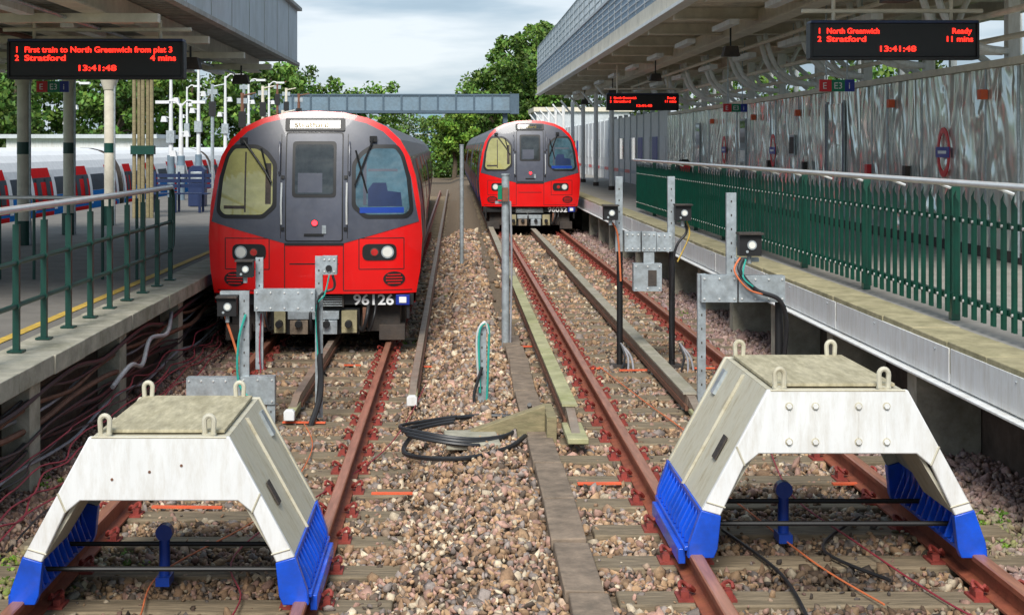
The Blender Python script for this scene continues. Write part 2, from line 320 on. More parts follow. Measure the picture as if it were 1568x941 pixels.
# ------------------------------------------------------------------ platforms
r=root('platform',(-6,20,0)); m=MB()
m.box((-9.6,4,.35),(-3.62,75,.546),'asph'); m.build('slab',r)
m=MB(); y=4
while y<75: m.box((-3.618,y,.40),(-3.12+random.uniform(-.006,.006),y+.895,.551+random.uniform(-.003,.003)),'conc'); y+=.9
m.build('coping',r,bevel=.006)
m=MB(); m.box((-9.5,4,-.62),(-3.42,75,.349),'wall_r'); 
for i in range(24): m.box((-3.41,5+i*2.9,-.5),(-3.2,5.28+i*2.9,.39),'conc')
m.build('riser_wall',r)
m=MB(); m.box((-3.85,10,.550),(-3.75,75,.554),'yellow'); m.build('yellow_line',r)
m=MB()
for i in range(10):
    x_=-3.24+random.uniform(-.07,.05); z_=.28-i*.055; p=[]
    for j in range(26):
        p.append((x_+random.uniform(-.02,.02),5+j*.9,z_+.04*math.sin(j*1.9+i)+random.uniform(-.03,.02)))
    m.tube(smooth(p,3),random.choice([.013,.018,.024]),random.choice(['cable','cable','cable','brown','cable','gcable']),6)
for i in range(7):
    z_=-.12-i*.045; x_=-3.12+i*.045; p=[]
    for j in range(34): p.append((x_+random.uniform(-.05,.05),6.5+j*.45,z_+random.uniform(-.04,.04)))
    m.tube(smooth(p,3),.007,random.choice(['redwire','redwire','cable']),5)
m.tube(smooth([(-3.1,13,.0),(-3.05,13.5,.12),(-3.05,14,.05),(-3.1,14.6,.22),(-3.05,15.2,.2),(-3.2,16.2,.3)],8),.022,'gcable',8)
m.build('lineside_cables',r)
r=root('guard_railing',(-3.46,14,.55)); m=MB()
for i in range(12):
    y=17.45-.765*i
    m.box((-3.485,y-.022,.56),(-3.435,y+.022,1.56),'gdark'); m.box((-3.52,y-.06,.556),(-3.40,y+.06,.57),'gdark')
    m.tube([(-3.46,y,1.56),(-3.46,y,1.66)],.014,'gdark'); m.tube([(-3.46,y-.03,1.26),(-3.46,y+.03,1.26)],.034,'gdark'); m.tube([(-3.46,y-.03,.92),(-3.46,y+.03,.92)],.034,'gdark')
for z in(.92,1.26): m.tube([(-3.46,8.8,z),(-3.46,17.5,z)],.021,'gdark')
m.tube(smooth([(-3.46,17.45,.92),(-3.46,17.62,.98),(-3.46,17.66,1.3),(-3.46,17.62,1.6),(-3.46,17.45,1.68)],5),.021,'gdark')
m.tube([(-3.46,8.8,1.68),(-3.46,17.5,1.68)],.030,'silver',10)
m.tube([(-3.5,17.3,1.68),(-4.2,17.6,1.55),(-6.2,17.6,1.55)],.024,'silver',10)
for i in range(6): m.tube([(-3.9-.42*i,17.6,.55),(-3.9-.42*i,17.6,1.54)],.02,'gdark')
m.build('railing',r)

r=root('platform',(6,30,0)); m=MB()
m.box((3.78,4,.50),(10,98,.816),'pave'); m.build('slab',r)
m=MB(); y=4
while y<98: m.box((3.42+random.uniform(-.004,.004),y,.60),(3.779,y+.745,.822+random.uniform(-.003,.003)),'concyel'); y+=.75
m.build('coping',r,bevel=.008)
m=MB(); y=4
while y<96: m.box((3.44,y,.52),(3.50,y+2.95,.598),'white'); m.box((3.415,y+.003,.535),(3.439,y+2.94,.78),'white'); y+=2.97
m.box((3.36,4,.50),(3.46,98,.519),'white')
for i in range(60): m.tube([(3.414,4.3+i*1.48,.74),(3.406,4.3+i*1.48,.74)],.01,'steel',6)
m.build('fascia',r,bevel=.005)
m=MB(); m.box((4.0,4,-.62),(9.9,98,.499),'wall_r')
for i in range(35): m.box((3.50,6.1+i*2.4,-.4),(3.99,6.32+i*2.4,.5),'conc')
m.build('riser_wall',r)
r=root('palisade_fence',(3.8,20,.82)); m=MB()
y=6.
while y<30.2:
    z0,z1=.90,1.80+random.uniform(-.006,.006); x=3.82; w=.042
    m.add([(x,y-w,z0),(x-.02,y-.02,z0),(x-.004,y,z0),(x-.02,y+.02,z0),(x,y+w,z0),(x,y-w,z1-.05),(x-.02,y-.022,z1),(x-.004,y,z1+.05),(x-.02,y+.022,z1),(x,y+w,z1-.05)],[(0,1,6,5),(1,2,7,6),(2,3,8,7),(3,4,9,8)],'green')
    for z in(1.02,1.62): m.tube([(x-.026,y,z),(x-.012,y,z)],.012,'silver',6)
    y+=.19
for z in(1.02,1.62): m.box((3.825,6,z-.022),(3.87,30.2,z+.022),'green')
y=6.4
while y<30.5:
    m.box((3.872,y-.035,.82),(3.94,y+.035,1.86),'green'); y+=2.42
m.build('pales',r)
m=MB(); m.tube([(3.78,5.5,1.90),(3.78,30.3,1.90)],.026,'silver',10)
y=6.4
while y<30.5: m.tube([(3.78,y,1.885),(3.9,y,1.84)],.012,'silver',6); y+=1.21
m.build('handrail',r)
r=root('clad_platform_wall',(6.5,30,.82)); m=MB()
y=8.
while y<43: m.box((6.5,y+.006,.95),(6.56,y+2.394,3.12),'clad'); m.box((6.492,y-.02,.95),(6.499,y+.02,3.14),'steel'); y+=2.4
m.box((6.57,7,.82),(6.7,43.4,3.2),'fascia'); m.box((6.44,7,3.125),(6.74,43.4,3.21),'cream'); m.box((6.49,7,.822),(6.565,43.4,.945),'dark')
m.build('cladding',r)
m=MB()
for (ya,yb,za,zb,k) in((23.9,24.0,.95,2.95,'navy'),(25.0,25.1,.95,2.95,'navy'),(32.0,32.6,1.2,2.8,'glassD'),(27.4,27.8,2.0,2.4,'dark'),(38,38.6,1.3,2.8,'glassD')):
    m.box((6.46,ya,za),(6.488,yb,zb),'steel'); m.box((6.455,ya+.02,za+.04),(6.459,yb-.02,zb-.04),k)
m.box((6.478,24.01,.95),(6.489,24.99,2.9),'clad')
m.tube([(6.47,24.3,1.6),(6.42,24.3,1.6),(6.42,24.3,2.2),(6.47,24.3,2.2)],.015,'silver')
for yy in (16.5,21.5,29,33): m.tube([(6.47,yy,.9),(6.47,yy,3.1)],.018,'steel')
for yy in(20.5,22.4,26.5,29.5): m.box((6.42,yy,1.75),(6.488,yy+.14,1.9),'roundred' if yy in(22.4,) else 'dark')
for yy in (17.5,21.2,27,31,36): m.box((6.40,yy,2.75),(6.488,yy+.12,2.87),'orange')
m.build('doors_and_panels',r)
def roundel(y):
    r=root('platform_roundel_sign',(6.4,y,2.1)); m=MB(); n=32
    vs=[];
    for ra in(.33,.25):
        for xx in(6.45,6.465):
            vs+=[(xx,y+ra*math.cos(2*math.pi*i/n)*.72,2.1+ra*math.sin(2*math.pi*i/n)) for i in range(n)]
    fs=[]
    for i in range(n):
        j=(i+1)%n; fs+=[(i,j,2*n+j,2*n+i),(n+i,3*n+i,3*n+j,n+j),(i,n+i,n+j,j),(2*n+i,2*n+j,3*n+j,3*n+i)]
    m.add(vs,fs,'roundred'); m.box((6.44,y-.26,2.03),(6.448,y+.26,2.17),'signblue'); m.box((6.435,y-.16,2.08),(6.4395,y+.16,2.12),'txtwhite')
    m.tube([(6.46,y,2.1),(6.49,y,2.1)],.03,'steel'); m.build('roundel',r)
for y in(19,29.2,34.5): roundel(y)
r=root('white_panel_wall',(6.4,60,.82)); m=MB(); y=44.
while y<97:
    m.box((6.5,y,.82),(6.6,y+1.75,3.3),'white'); m.box((6.47,y+1.75,.82),(6.62,y+1.85,3.4),'fascia')
    m.box((6.48,y+.3,1.7),(6.499,y+1.45,2.5),random.choice(['signblue','glassD','trwhite','trwhite','trwhite'])); m.box((6.485,y,1.2),(6.499,y+1.74,1.32),'roundred' if random.random()<.4 else 'fascia'); y+=1.85
m.build('panels',r)
for i in range(9):
    y=45+i*5; r=root('white_canopy_post',(4.9,y,.82)); m=MB()
    m.tube([(4.9,y,.82),(4.9,y,.95)],.10,'dark'); m.tube([(4.9,y,.95),(4.9,y,4.05)],.075,'white'); m.tube([(4.9,y,3.5),(4.4,y,4.1)],.04,'white'); m.build('post',r)
r=root('litter_bin',(5.9,37,.82)); m=MB(); m.prism([(5.75,.82),(6.1,.82),(6.1,1.75),(6.0,1.85),(5.85,1.85),(5.75,1.75)],37,37.4,'black'); m.box((5.79,36.97,1.5),(6.06,36.999,1.7),'roundred'); m.build('bin',r,bevel=.02)

# ------------------------------------------------------------------ canopies
def soffit(mb,x0,x1,y0,y1,z,k,p=.3,d=.05):
    y=y0; vs=[];fs=[]; i=0; pts=[]
    while y<y1: pts+=[(y,z+d),(y+p*.35,z+d),(y+p*.5,z),(y+p*.85,z)]; y+=p
    pts.append((y1,z+d))
    for a,b_ in pts: vs+=[(x0,a,b_),(x1,a,b_)]
    fs=[(2*i,2*i+1,2*i+3,2*i+2) for i in range(len(pts)-1)]
    mb.add(vs,fs,k)
CY=13.5
r=root('platform_canopy',(6,30,4.4)); m=MB()
soffit(m,3.42,9,CY,59,4.40,'creamd'); m.box((3.42,CY,4.5),(9,59,4.6),'fascia'); m.build('roof_deck',r)
m=MB()
m.box((3.36,CY,4.34),(3.415,59,4.62),'cream'); m.box((3.37,CY,4.63),(3.43,59,5.35),'fasciab'); m.box((3.33,CY,5.351),(3.46,59,5.42),'fascia'); m.box((3.30,CY,4.28),(3.50,59,4.335),'white')
m.box((3.44,58.95,4.6),(9,59.02,5.3),'fasciab')
y=CY
while y<59: m.box((3.355,y,4.64),(3.368,y+.05,5.34),'fascia'); y+=1.2
for i in range(5): m.box((3.345,CY,4.70+i*.13),(3.354,59,4.725+i*.13),'fascia')
m.build('fascia',r)
m=MB()
for y in np.arange(CY+.5,59.1,1.5): m.tube([(3.4,y,5.42),(3.4,y,6.25)],.03,'steel',6)
for z in(5.6,5.8,6.0,6.25): m.tube([(3.4,CY,z),(3.4,59,z)],.018 if z<6.2 else .03,'steel',6)
for y in np.arange(CY+.5,59,.25): m.tube([(3.4,y,5.45),(3.4,y,6.22)],.009,'steel',4)
m.build('roof_railing',r)
m=MB()
for x_,k,w,h in((4.9,'cream',.14,.26),(6.55,'cream',.16,.3),(8.0,'cream',.14,.26)): m.box((x_-w/2,CY,4.38-h),(x_+w/2,59,4.36),k); m.box((x_-w,CY,4.35-h),(x_+w,59,4.375-h),k)
for y in np.arange(14,59,3.): m.box((3.5,y-.06,4.22),(9,y+.06,4.395),'cream'); m.box((3.5,y-.11,4.2),(9,y+.11,4.219),'cream')
m.build('beams',r)
m=MB()
for y in np.arange(14,44,3.):
    m.box((6.52,y-.07,3.21),(6.66,y+.07,4.1),'white')
    for dy in(-.25,.25):
        m.tube(smooth([(6.5,y+dy*.2,3.3),(6.1,y+dy,3.35),(5.75,y+dy,3.62),(5.6,y+dy,4.0),(5.55,y+dy,4.2)],4),.045,'white',8)
    m.tube(smooth([(6.6,y+.9,3.25),(6.3,y+1.0,3.6),(6.5,y+1.2,4.05)],4),.04,'white',8)
    m.tube([(7.6,y,3.2),(6.7,y+.6,4.1)],.05,'white',8)
for x_,z in((5.9,3.62),(6.3,3.42),(5.4,4.0)): m.tube([(x_,CY,z),(x_,44,z)],.035,'cream',8)
for y in np.arange(14,58,4.): m.box((4.2,y,4.05),(4.35,y+1.5,4.13),'white'); m.box((5.5,y+1,3.86),(5.66,y+2.5,3.95),'white'); m.tube([(5.58,y+1.7,3.95),(5.58,y+1.7,4.2)],.012,'steel')
m.build('brackets_and_lights',r)
m=MB()
for y in np.arange(14,59,3.): m.box((8.97,y,.8),(9.08,y+.12,4.5),'white')
m.box((8.955,8,3.2),(9.05,59,3.3),'white'); m.box((8.9,8,.82),(9.1,59,2.7),'fascia'); m.build('rear_screen',r)
m=MB()
for y in np.arange(15,58,9.): m.tube([(4.6,y,4.2),(4.6,y,3.85)],.015,'black'); m.prism([(4.5,3.85),(4.7,3.85),(4.74,3.68),(4.46,3.68)],y-.12,y+.12,'dark')
m.build('loudspeakers',r)

CY=12.5
r=root('platform_canopy',(-6,16,3.8)); m=MB()
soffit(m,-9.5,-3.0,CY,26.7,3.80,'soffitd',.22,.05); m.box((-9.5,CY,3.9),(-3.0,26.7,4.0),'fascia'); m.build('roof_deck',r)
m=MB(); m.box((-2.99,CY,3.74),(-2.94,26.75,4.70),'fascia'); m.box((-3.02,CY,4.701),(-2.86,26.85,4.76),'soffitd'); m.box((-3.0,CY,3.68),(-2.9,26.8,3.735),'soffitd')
m.box((-9.5,26.70,3.76),(-3.0,26.76,3.98),'fascia')
y=CY
while y<26: m.box((-2.939,y,3.74),(-2.935,y+.02,4.70),'soffitd'); y+=1.6
m.build('fascia',r)
m=MB()
for x_ in(-3.7,-4.9,-6.2,-7.2,-8.4): m.box((x_-.07,CY,3.56),(x_+.07,26.6,3.79),'cream'); m.box((x_-.12,CY,3.54),(x_+.12,26.6,3.559),'cream')
for y in np.arange(14.8,26.8,3.0): m.box((-9.4,y-.07,3.45),(-3.05,y+.07,3.539),'cream'); 
for y in np.arange(13,26,3.): m.box((-4.4,y,3.5),(-4.25,y+1.5,3.6),'white'); m.box((-5.7,y,3.5),(-5.55,y+1.5,3.6),'white')
m.tube([(-5.2,CY,3.5),(-5.2,26,3.5)],.03,'brown'); m.tube([(-4.0,CY,3.5),(-4.0,26,3.5)],.02,'steel')
m.build('beams',r)
m=MB()
for y in (19,23.5): m.tube([(-3.5,y,3.5),(-3.5,y,3.35)],.015,'black'); m.prism([(-3.6,3.35),(-3.4,3.35),(-3.36,3.2),(-3.64,3.2)],y-.12,y+.12,'dark')
m.build('loudspeakers',r)
def column(x,y,zt):
    r=root('canopy_column',(x,y,.55)); m=MB()
    m.tube([(x,y,.55),(x,y,.95)],.13,'gdark',16); m.tube([(x,y,.95),(x,y,2.05)],.105,'cream',16); m.tube([(x,y,2.05),(x,y,2.25)],.108,'gdark',16); m.tube([(x,y,2.25),(x,y,zt)],.105,'cream',16)
    m.tube([(x,y,zt-.25),(x,y,zt)],.12,'cream',16,.2); m.tube([(x+.12,y-.05,.55),(x+.12,y-.05,zt)],.02,'steel'); m.build('column',r)
for y in(14.8,17.8,20.8,23.8): column(-7.15,y,3.45)
for y in(26.6,29.7): column(-7.15,y,3.6)
r=root('pipe_column',(-7.15,32.9,.55)); m=MB()
for i in range(5): m.tube([(-7.35+i*.1,32.9+(i%2)*.06,.55),(-7.35+i*.1,32.9+(i%2)*.06,3.9)],.045,'wood')
m.box((-7.42,32.82,2.0),(-6.88,33.0,2.2),'gdark'); m.box((-7.5,32.7,3.9),(-6.8,33.1,4.05),'cream'); m.build('pipes',r)

# ------------------------------------------------------------------ LED signs
def led(x0,x1,z0,z1,y,lines,ztop,clock):
    r=root('train_departure_display',((x0+x1)/2,y,z0)); m=MB()
    m.box((x0,y,z0),(x1,y+.16,z1),'black'); m.box((x0-.02,y-.03,z1+.001),(x1+.02,y+.18,z1+.03),'navy'); m.box((x0-.02,y-.03,z0-.03),(x1+.02,y+.18,z0-.001),'black')
    m.box((x0-.03,y-.02,z0-.02),(x0-.001,y+.17,z1),'black'); m.box((x1+.001,y-.02,z0-.02),(x1+.03,y+.17,z1),'black')
    for x in(x0+.25,x1-.25): m.tube([(x,y+.08,z1),(x,y+.08,ztop)],.022,'cream')
    m.tube([(x0-.1,y+.08,z1+.14),(x1+.1,y+.08,z1+.14)],.025,'cream')
    m.build('housing',r,bevel=.005)
    H=z1-z0; w=x1-x0; h=H*.16; yy=y-.006
    zs=[z1-H*.31,z1-H*.55]
    for (a,b_),z in zip(lines,zs):
        text(a[0],(x0+w*.03,yy,z),h,'led',r,bold=.001*w); text(a[1],(x0+w*.085,yy,z),h,'led',r,width=a[2]*w,bold=.001*w)
        if b_: text(b_[0],(x1-w*(.03+b_[1]),yy,z),h,'led',r,width=b_[1]*w,bold=.001*w)
    text('13:41:48',(x0+w*clock,yy,z0+H*.16),h,'led',r,width=w*.22,bold=.001*w)
led(-4.99,-3.07,2.96,3.35,16.1,[(('1','First train to North Greenwich from plat 3',.86),None),(('2','Stratford',.24),('4 mins',.15))],3.6,.39)
led(3.93,5.73,3.16,3.53,15.8,[(('1','North Greenwich',.32),('Ready',.12)),(('2','Stratford',.24),('11 mins',.16))],4.3,.40)
led(3.93,5.73,3.14,3.52,37,[(('1','North Greenwich',.32),('Ready',.12)),(('2','Stratford',.24),('11 mins',.16))],4.3,.40)
def exitsign(x,y,z,zt):
    r=root('exit_sign',(x,y,z)); m=MB()
    m.box((x,y,z),(x+.17,y+.04,z+.17),'roundred'); m.box((x+.172,y,z),(x+.36,y+.04,z+.17),'signgreen'); m.box((x+.362,y,z),(x+.5,y+.04,z+.17),'signblue')
    m.tube([(x+.1,y+.02,z+.17),(x+.1,y+.02,zt)],.012,'steel'); m.tube([(x+.4,y+.02,z+.17),(x+.4,y+.02,zt)],.012,'steel'); m.build('panel',r)
    text('E',(x+.04,y-.004,z+.04),.09,'txtwhite',r); text('E3',(x+.2,y-.004,z+.04),.09,'txtwhite',r); text('i',(x+.41,y-.004,z+.04),.09,'txtwhite',r)
exitsign(-6.5,22.3,3.02,3.5); exitsign(5.2,20.5,2.96,4.2); exitsign(5.6,30,2.9,4.2)

# ------------------------------------------------------------------ trains
HP=[(1.25,.62),(1.30,.9),(1.325,1.3),(1.30,1.7),(1.245,2.05),(1.17,2.3),(1.05,2.51),(.88,2.67),(.65,2.78),(.35,2.85),(0,2.87)]
OUT=HP+[(-a,b_) for a,b_ in HP[-2::-1]]
def yf(x,z): return .10*(x/1.3)**2+.12*(abs(x)/1.3)**7+.13*max(0,z-1.4)**2+(.0 if z>1.2 else .02*(1.2-z))
def hw(z):
    for (xa,z_a),(xb,z_b) in zip(HP,HP[1:]):
        if z_a<=z<=z_b: return xa+(xb-xa)*(z-z_a)/(z_b-z_a)
    return 1.25
def roundp(pts,rad,n=4):
    out=[]; L_=len(pts)
    for i in range(L_):
        p=Vector(pts[i]);a=Vector(pts[i-1]);b_=Vector(pts[(i+1)%L_]); da=(a-p);db=(b_-p); ra=min(rad,da.length*.45,db.length*.45)
        s=p+da.normalized()*ra; e_=p+db.normalized()*ra
        for j in range(n+1):
            t=j/n; out.append(tuple((1-t)**2*s+2*t*(1-t)*p+t*t*e_))
    return out
def drape(mb,poly,off,k,X,Y,Z,step=.1,thick=True):
    bm=bmesh.new(); vs=[bm.verts.new((p[0],0,p[1])) for p in poly]; bm.faces.new(vs)
    x0=min(p[0] for p in poly);x1=max(p[0] for p in poly);z0=min(p[1] for p in poly);z1=max(p[1] for p in poly)
    a=math.ceil(x0/step)*step
    while a<x1: bmesh.ops.bisect_plane(bm,geom=bm.verts[:]+bm.edges[:]+bm.faces[:],plane_co=(a,0,0),plane_no=(1,0,0)); a+=step
    a=math.ceil(z0/step)*step
    while a<z1: bmesh.ops.bisect_plane(bm,geom=bm.verts[:]+bm.edges[:]+bm.faces[:],plane_co=(0,0,a),plane_no=(0,0,1)); a+=step
    be=[e for e in bm.edges if e.is_boundary]
    if thick and off>0:
        rr=bmesh.ops.extrude_edge_only(bm,edges=be); 
        for v in rr['geom']:
            if isinstance(v,bmesh.types.BMVert): v.co.y=off+.002
    bm.verts.index_update()
    mb.add([(X+v.co.x,Y+yf(v.co.x,v.co.z)-off+v.co.y,Z+v.co.z) for v in bm.verts],[tuple(v.index for v in f.verts) for f in bm.faces],k); bm.free()
def mir(p): return [(-a,b_) for a,b_ in p][::-1]
def rect(x0,x1,z0,z1,r=.0): 
    p=[(x0,z0),(x1,z0),(x1,z1),(x0,z1)]; return roundp(p,r) if r else p
def line(mb,p,q,w,off,k,X,Y,Z):
    d=(Vector(q)-Vector(p)).normalized(); n=Vector((-d.y,d.x))*w/2; p=Vector(p);q=Vector(q)
    drape(mb,[tuple(p-n),tuple(q-n),tuple(q+n),tuple(p+n)],off,k,X,Y,Z)
def circ(x,z,r,n=20,ry=None): ry=ry or r; return [(x+r*math.cos(2*math.pi*i/n),z+ry*math.sin(2*math.pi*i/n)) for i in range(n)]
def train(X,Y,Z,num,L_=50,yaw=0):
    r=root('underground_train',(X,Y,Z)); a=(X,Y,Z)
    m=MB()
    full=[(-1.24,.5)]+OUT[::-1]+[(1.24,.5)]
    full=full[::-1]
    ring0=[(X+x,Y+yf(x,z),Z+z) for x,z in full]; 
    cars=[(None,16.4)]; 
    yy=16.9
    while yy<L_: cars.append((yy,yy+16)); yy+=16.5
    for ci_,(s_,e_) in enumerate(cars):
        ra=ring0 if s_ is None else [(X+x,Y+s_,Z+z) for x,z in full]
        rb=[(X+x,Y+e_,Z+z) for x,z in full]; n=len(full)
        ring1=[(X+x,Y+.55,Z+z) for x,z in full] if s_ is None else None
        segs=[(ra,ring1,'F'),(ring1,rb,'B')] if ring1 else [(ra,rb,'B')]
        for A,B,kk in segs:
            for i in range(n):
                j=(i+1)%n; zz=(full[i][1]+full[j][1])/2
                k='roofgrey' if zz>2.4 else ('mask' if zz>.85 else 'trblue')
                if kk=='F': k='red'
                if kk=='B' and zz<=.56: k='dark'
                m.add([A[i],A[j],B[j],B[i]],[(0,1,2,3)],k)
        m.add(rb,[tuple(range(n))],'mask')
        if s_ is not None: m.add(ra,[tuple(range(n))],'mask')
    m.build('body',r)
    m=MB()
    for ci_,(s_,e_) in enumerate(cars):
        st=s_ if s_ else 1.2
        for sx in(-1,1):
            def sb(ya,yb,za,zb,k,o=.012):
                zs=[za+(zb-za)*t/4 for t in range(5)]
                vs=[]
                for z in zs: vs+=[(X+sx*(hw(z)+o),Y+ya,Z+z),(X+sx*(hw(z)+o),Y+yb,Z+z)]
                m.add(vs,[(2*i,2*i+1,2*i+3,2*i+2) for i in range(4)],k)
            sb(st,e_-.1,.63,.92,'trblue',.006); sb(st,e_-.1,.93,2.25,'mask2',.006)
            L2=e_-st
            for d in(.17,.5,.83):
                c=st+L2*d; sb(c-.75,c+.75,.75,2.25,'red',.016)
                for q in(-.38,.38): sb(c+q-.24,c+q+.24,1.35,2.1,'glassD',.022)
            for d in(.335,.665):
                c=st+L2*d; sb(c-1.3,c+1.3,1.4,2.05,'glassD',.016)
    m.build('side_doors_and_windows',r)
    m=MB(); D=lambda p,o,k: drape(m,p,o,k,*a)
    D(OUT,.0005,'red')
    mk=[(1.285,1.50),(1.245,1.7),(1.185,2.05),(1.11,2.27),(1.0,2.46),(.84,2.61),(.63,2.715),(.34,2.785),(0,2.80)]
    mk=mk+[(-p,q) for p,q in mk[-2::-1]]+[(-.36,1.24),(.36,1.24)]
    D(mk,.007,'mask')
    m.build('front_shell',r)
    m=MB()
    wp=[(-1.22,1.62),(-1.14,1.54),(-.62,1.54),(-.46,1.68),(-.46,2.22),(-.56,2.36),(-.70,2.45),(-1.02,2.45),(-1.10,2.33),(-1.18,2.05)]
    gp=[(-1.17,1.65),(-1.11,1.59),(-.64,1.59),(-.51,1.71),(-.51,2.20),(-.60,2.32),(-.72,2.40),(-.99,2.40),(-1.06,2.30),(-1.13,2.04)]
    D(roundp(wp,.05),.013,'black'); D(roundp(gp,.04),.017,'glassY'); D(roundp(mir(wp),.05),.013,'black'); D(roundp(mir(gp),.04),.017,'glassB')
    D(rect(-.60,-.53,1.72,2.22),.0185,'dark'); D(rect(-.86,-.84,1.62,2.36),.0185,'dark'); D(rect(-1.12,-.86,1.66,1.70),.0183,'dark')
    D(rect(.56,1.10,1.61,1.68),.0185,'trblue'); D(rect(.60,.64,1.71,2.3),.0185,'mask'); D([(.66,1.69),(1.08,1.69),(1.06,1.86),(.9,1.88),(.88,1.98),(.72,1.98),(.66,1.9)],.0183,'navy'); D(rect(.66,1.02,2.12,2.15),.0186,'mask2')
    D(rect(-.355,.355,1.26,2.60,.03),.011,'black'); D(rect(-.34,.34,1.275,2.585,.03),.018,'mask2')
    D(rect(-.27,.27,1.80,2.49,.05),.022,'black'); D(rect(-.235,.235,1.84,2.45,.04),.026,'glassD'); D(rect(-.20,.10,1.86,2.1),.0265,'mask')
    D(rect(-.37,.37,2.62,2.775,.02),.03,'black'); D(rect(-.31,.31,2.65,2.75),.034,'glassD')
    D(rect(-.36,.36,1.215,1.245),.011,'black')
    for sx in(-1,1):
        D(rect(sx*.80-.21,sx*.80+.21,1.03,1.23,.08),.012,'black'); D(circ(sx*.90,1.13,.078),.02,'steel'); D(circ(sx*.90,1.13,.062),.026,'lampw')
        D(circ(sx*.74,1.13,.055),.02,'dark'); D(circ(sx*.74,1.13,.042),.026,'rlens')
        for p,q in(((sx*.36,.66),(sx*.36,1.24)),((sx*.55,1.30),(sx*1.10,1.30)),((sx*.55,.92),(sx*.55,1.30)),((sx*1.10,.92),(sx*1.10,1.30)),((sx*.55,.92),(sx*1.10,.92)),((sx*.36,.66),(sx*1.2,.66))): line(m,p,q,.011,.0025,'black',*a)
        D(circ(sx*.98,.80,.135,24,.09),.010,'black')
        for i in range(4): D(rect(sx*.98-.11+.02*abs(i-1.5),sx*.98+.11-.02*abs(i-1.5),.74+i*.035,.752+i*.035),.015,'red')
        line(m,(sx*.41,1.3),(sx*.41,2.58),.008,.009,'black',*a)
        p=[(X+sx*.40,Y+yf(.4,z)-(.06 if 1.5<z<1.95 else .02),Z+z) for z in(1.47,1.5,1.72,1.95,1.98)]; m.tube(p,.012,'silver',6)
        p=[(X+sx*.43,Y+yf(.4,z)-(.05 if 2.1<z<2.45 else .02),Z+z) for z in(2.08,2.12,2.3,2.44,2.48)]; m.tube(p,.012,'mask2',6)
        for zz in(1.42,2.05): D(rect(sx*.385-.02,sx*.385+.02,zz-.02,zz+.02),.03,'black')
    for pp in(((-.88,2.5),(-.60,2.12),(-.52,1.98)),((.72,2.52),(.56,2.1),(.50,1.95))):
        P3=[(X+p,Y+yf(p,q)-.05,Z+q) for p,q in pp]; m.tube(P3,.013,'black',6)
        p,q=pp[1]; m.tube([(X+p-.05,Y+yf(p,q)-.04,Z+q+.28),(X+p+.09,Y+yf(p,q)-.04,Z+q-.25)],.012,'black',5)
        p,q=pp[0]; m.cbox((X+p,Y+yf(p,q)-.03,Z+q),(.09,.06,.07),'black')
    D(circ(.01,1.49,.042),.03,'black'); D(circ(.01,1.49,.034),.036,'lampred')
    D(rect(-.12,.12,1.33,1.36),.03,'black'); D(rect(-.30,.30,.98,.995),.003,'black'); D(rect(.1,.15,1.36,1.46),.03,'steel')
    m.build('front_fittings',r)
    m=MB(); B=lambda p,q,k: m.box((X+p[0],Y+p[1],Z+p[2]),(X+q[0],Y+q[1],Z+q[2]),k)
    B((-1.22,.16,.47),(1.22,.9,.61),'black'); B((-1.05,.35,.12),(-.55,.9,.46),'dark'); B((.55,.35,.12),(1.05,.9,.46),'dark')
    B((-.55,.22,.10),(.55,.9,.43),'black')
    B((-.50,.10,.13),(-.36,.25,.40),'concyel'); B((.33,.10,.13),(.52,.25,.40),'concyel'); B((-.33,.08,.30),(.30,.22,.40),'steel'); B((-.30,.05,.12),(-.08,.2,.29),'plank'); B((.02,.05,.12),(.28,.2,.29),'steel')
    for q in(-.43,.42,-.19,.15): m.tube([(X+q,Y+.10,Z+.25),(X+q,Y-.02,Z+.25)],.045,'black',12)
    for q,w in((-.7,.03),(-.62,.02),(.66,.03),(.75,.02),(-.05,.03)): m.tube(smooth([(X+q,Y+.2,Z+.5),(X+q*.98,Y+.08,Z+.35),(X+q*.9,Y+.12,Z+.16),(X+q*.8,Y+.25,Z+.2)],4),w*.8,'cable',7)
    for sx in(-1,1):
        B((sx*.95-.16,.2,.03),(sx*.95+.16,.6,.22),'dark'); m.tube([(X+sx*.75,Y+1.9,Z+.37),(X+sx*.68,Y+1.9,Z+.37)],.37,'dark',20); m.tube([(X+sx*.75,Y+3.8,Z+.37),(X+sx*.68,Y+3.8,Z+.37)],.37,'dark',20)
        B((sx*1.0-.1,.9,.15),(sx*1.0+.1,L_,.48),'dark')
        B((sx*1.15-.02,.14,.30),(sx*1.15+.02,.18,.6),'black')
        B((sx*.62-.03,.12,.2),(sx*.62+.03,.2,.44),'brown')
    B((-.9,1,.1),(.9,L_,.49),'dark')
    B((-.38,.12,.445),(.36,.158,.60),'dark'); 
    for i in range(5): B((-.36,.10,.46+i*.028),(.34,.119,.47+i*.028),'steel')
    B((1.0,.10,.475),(1.17,.158,.60),'signblue'); B((1.04,.09,.50),(1.13,.0995,.575),'txtwhite')
    m.build('underframe_and_coupler',r,bevel=.006)
    text(num,(X+.47,Y+.15,Z+.475),.125,'txtwhite',r,width=.50,bold=.004)
    text('Stratford',(X-.26,Y+yf(.2,2.66)-.045,Z+2.665),.07,'amber',r,width=.42)
    r.rotation_euler.z=math.radians(yaw)
    return r
train(-1.73,17.6,ZL,'96126',L_=36,yaw=.75)
train(1.95,37.4,ZR,'96032',L_=40,yaw=0.1)
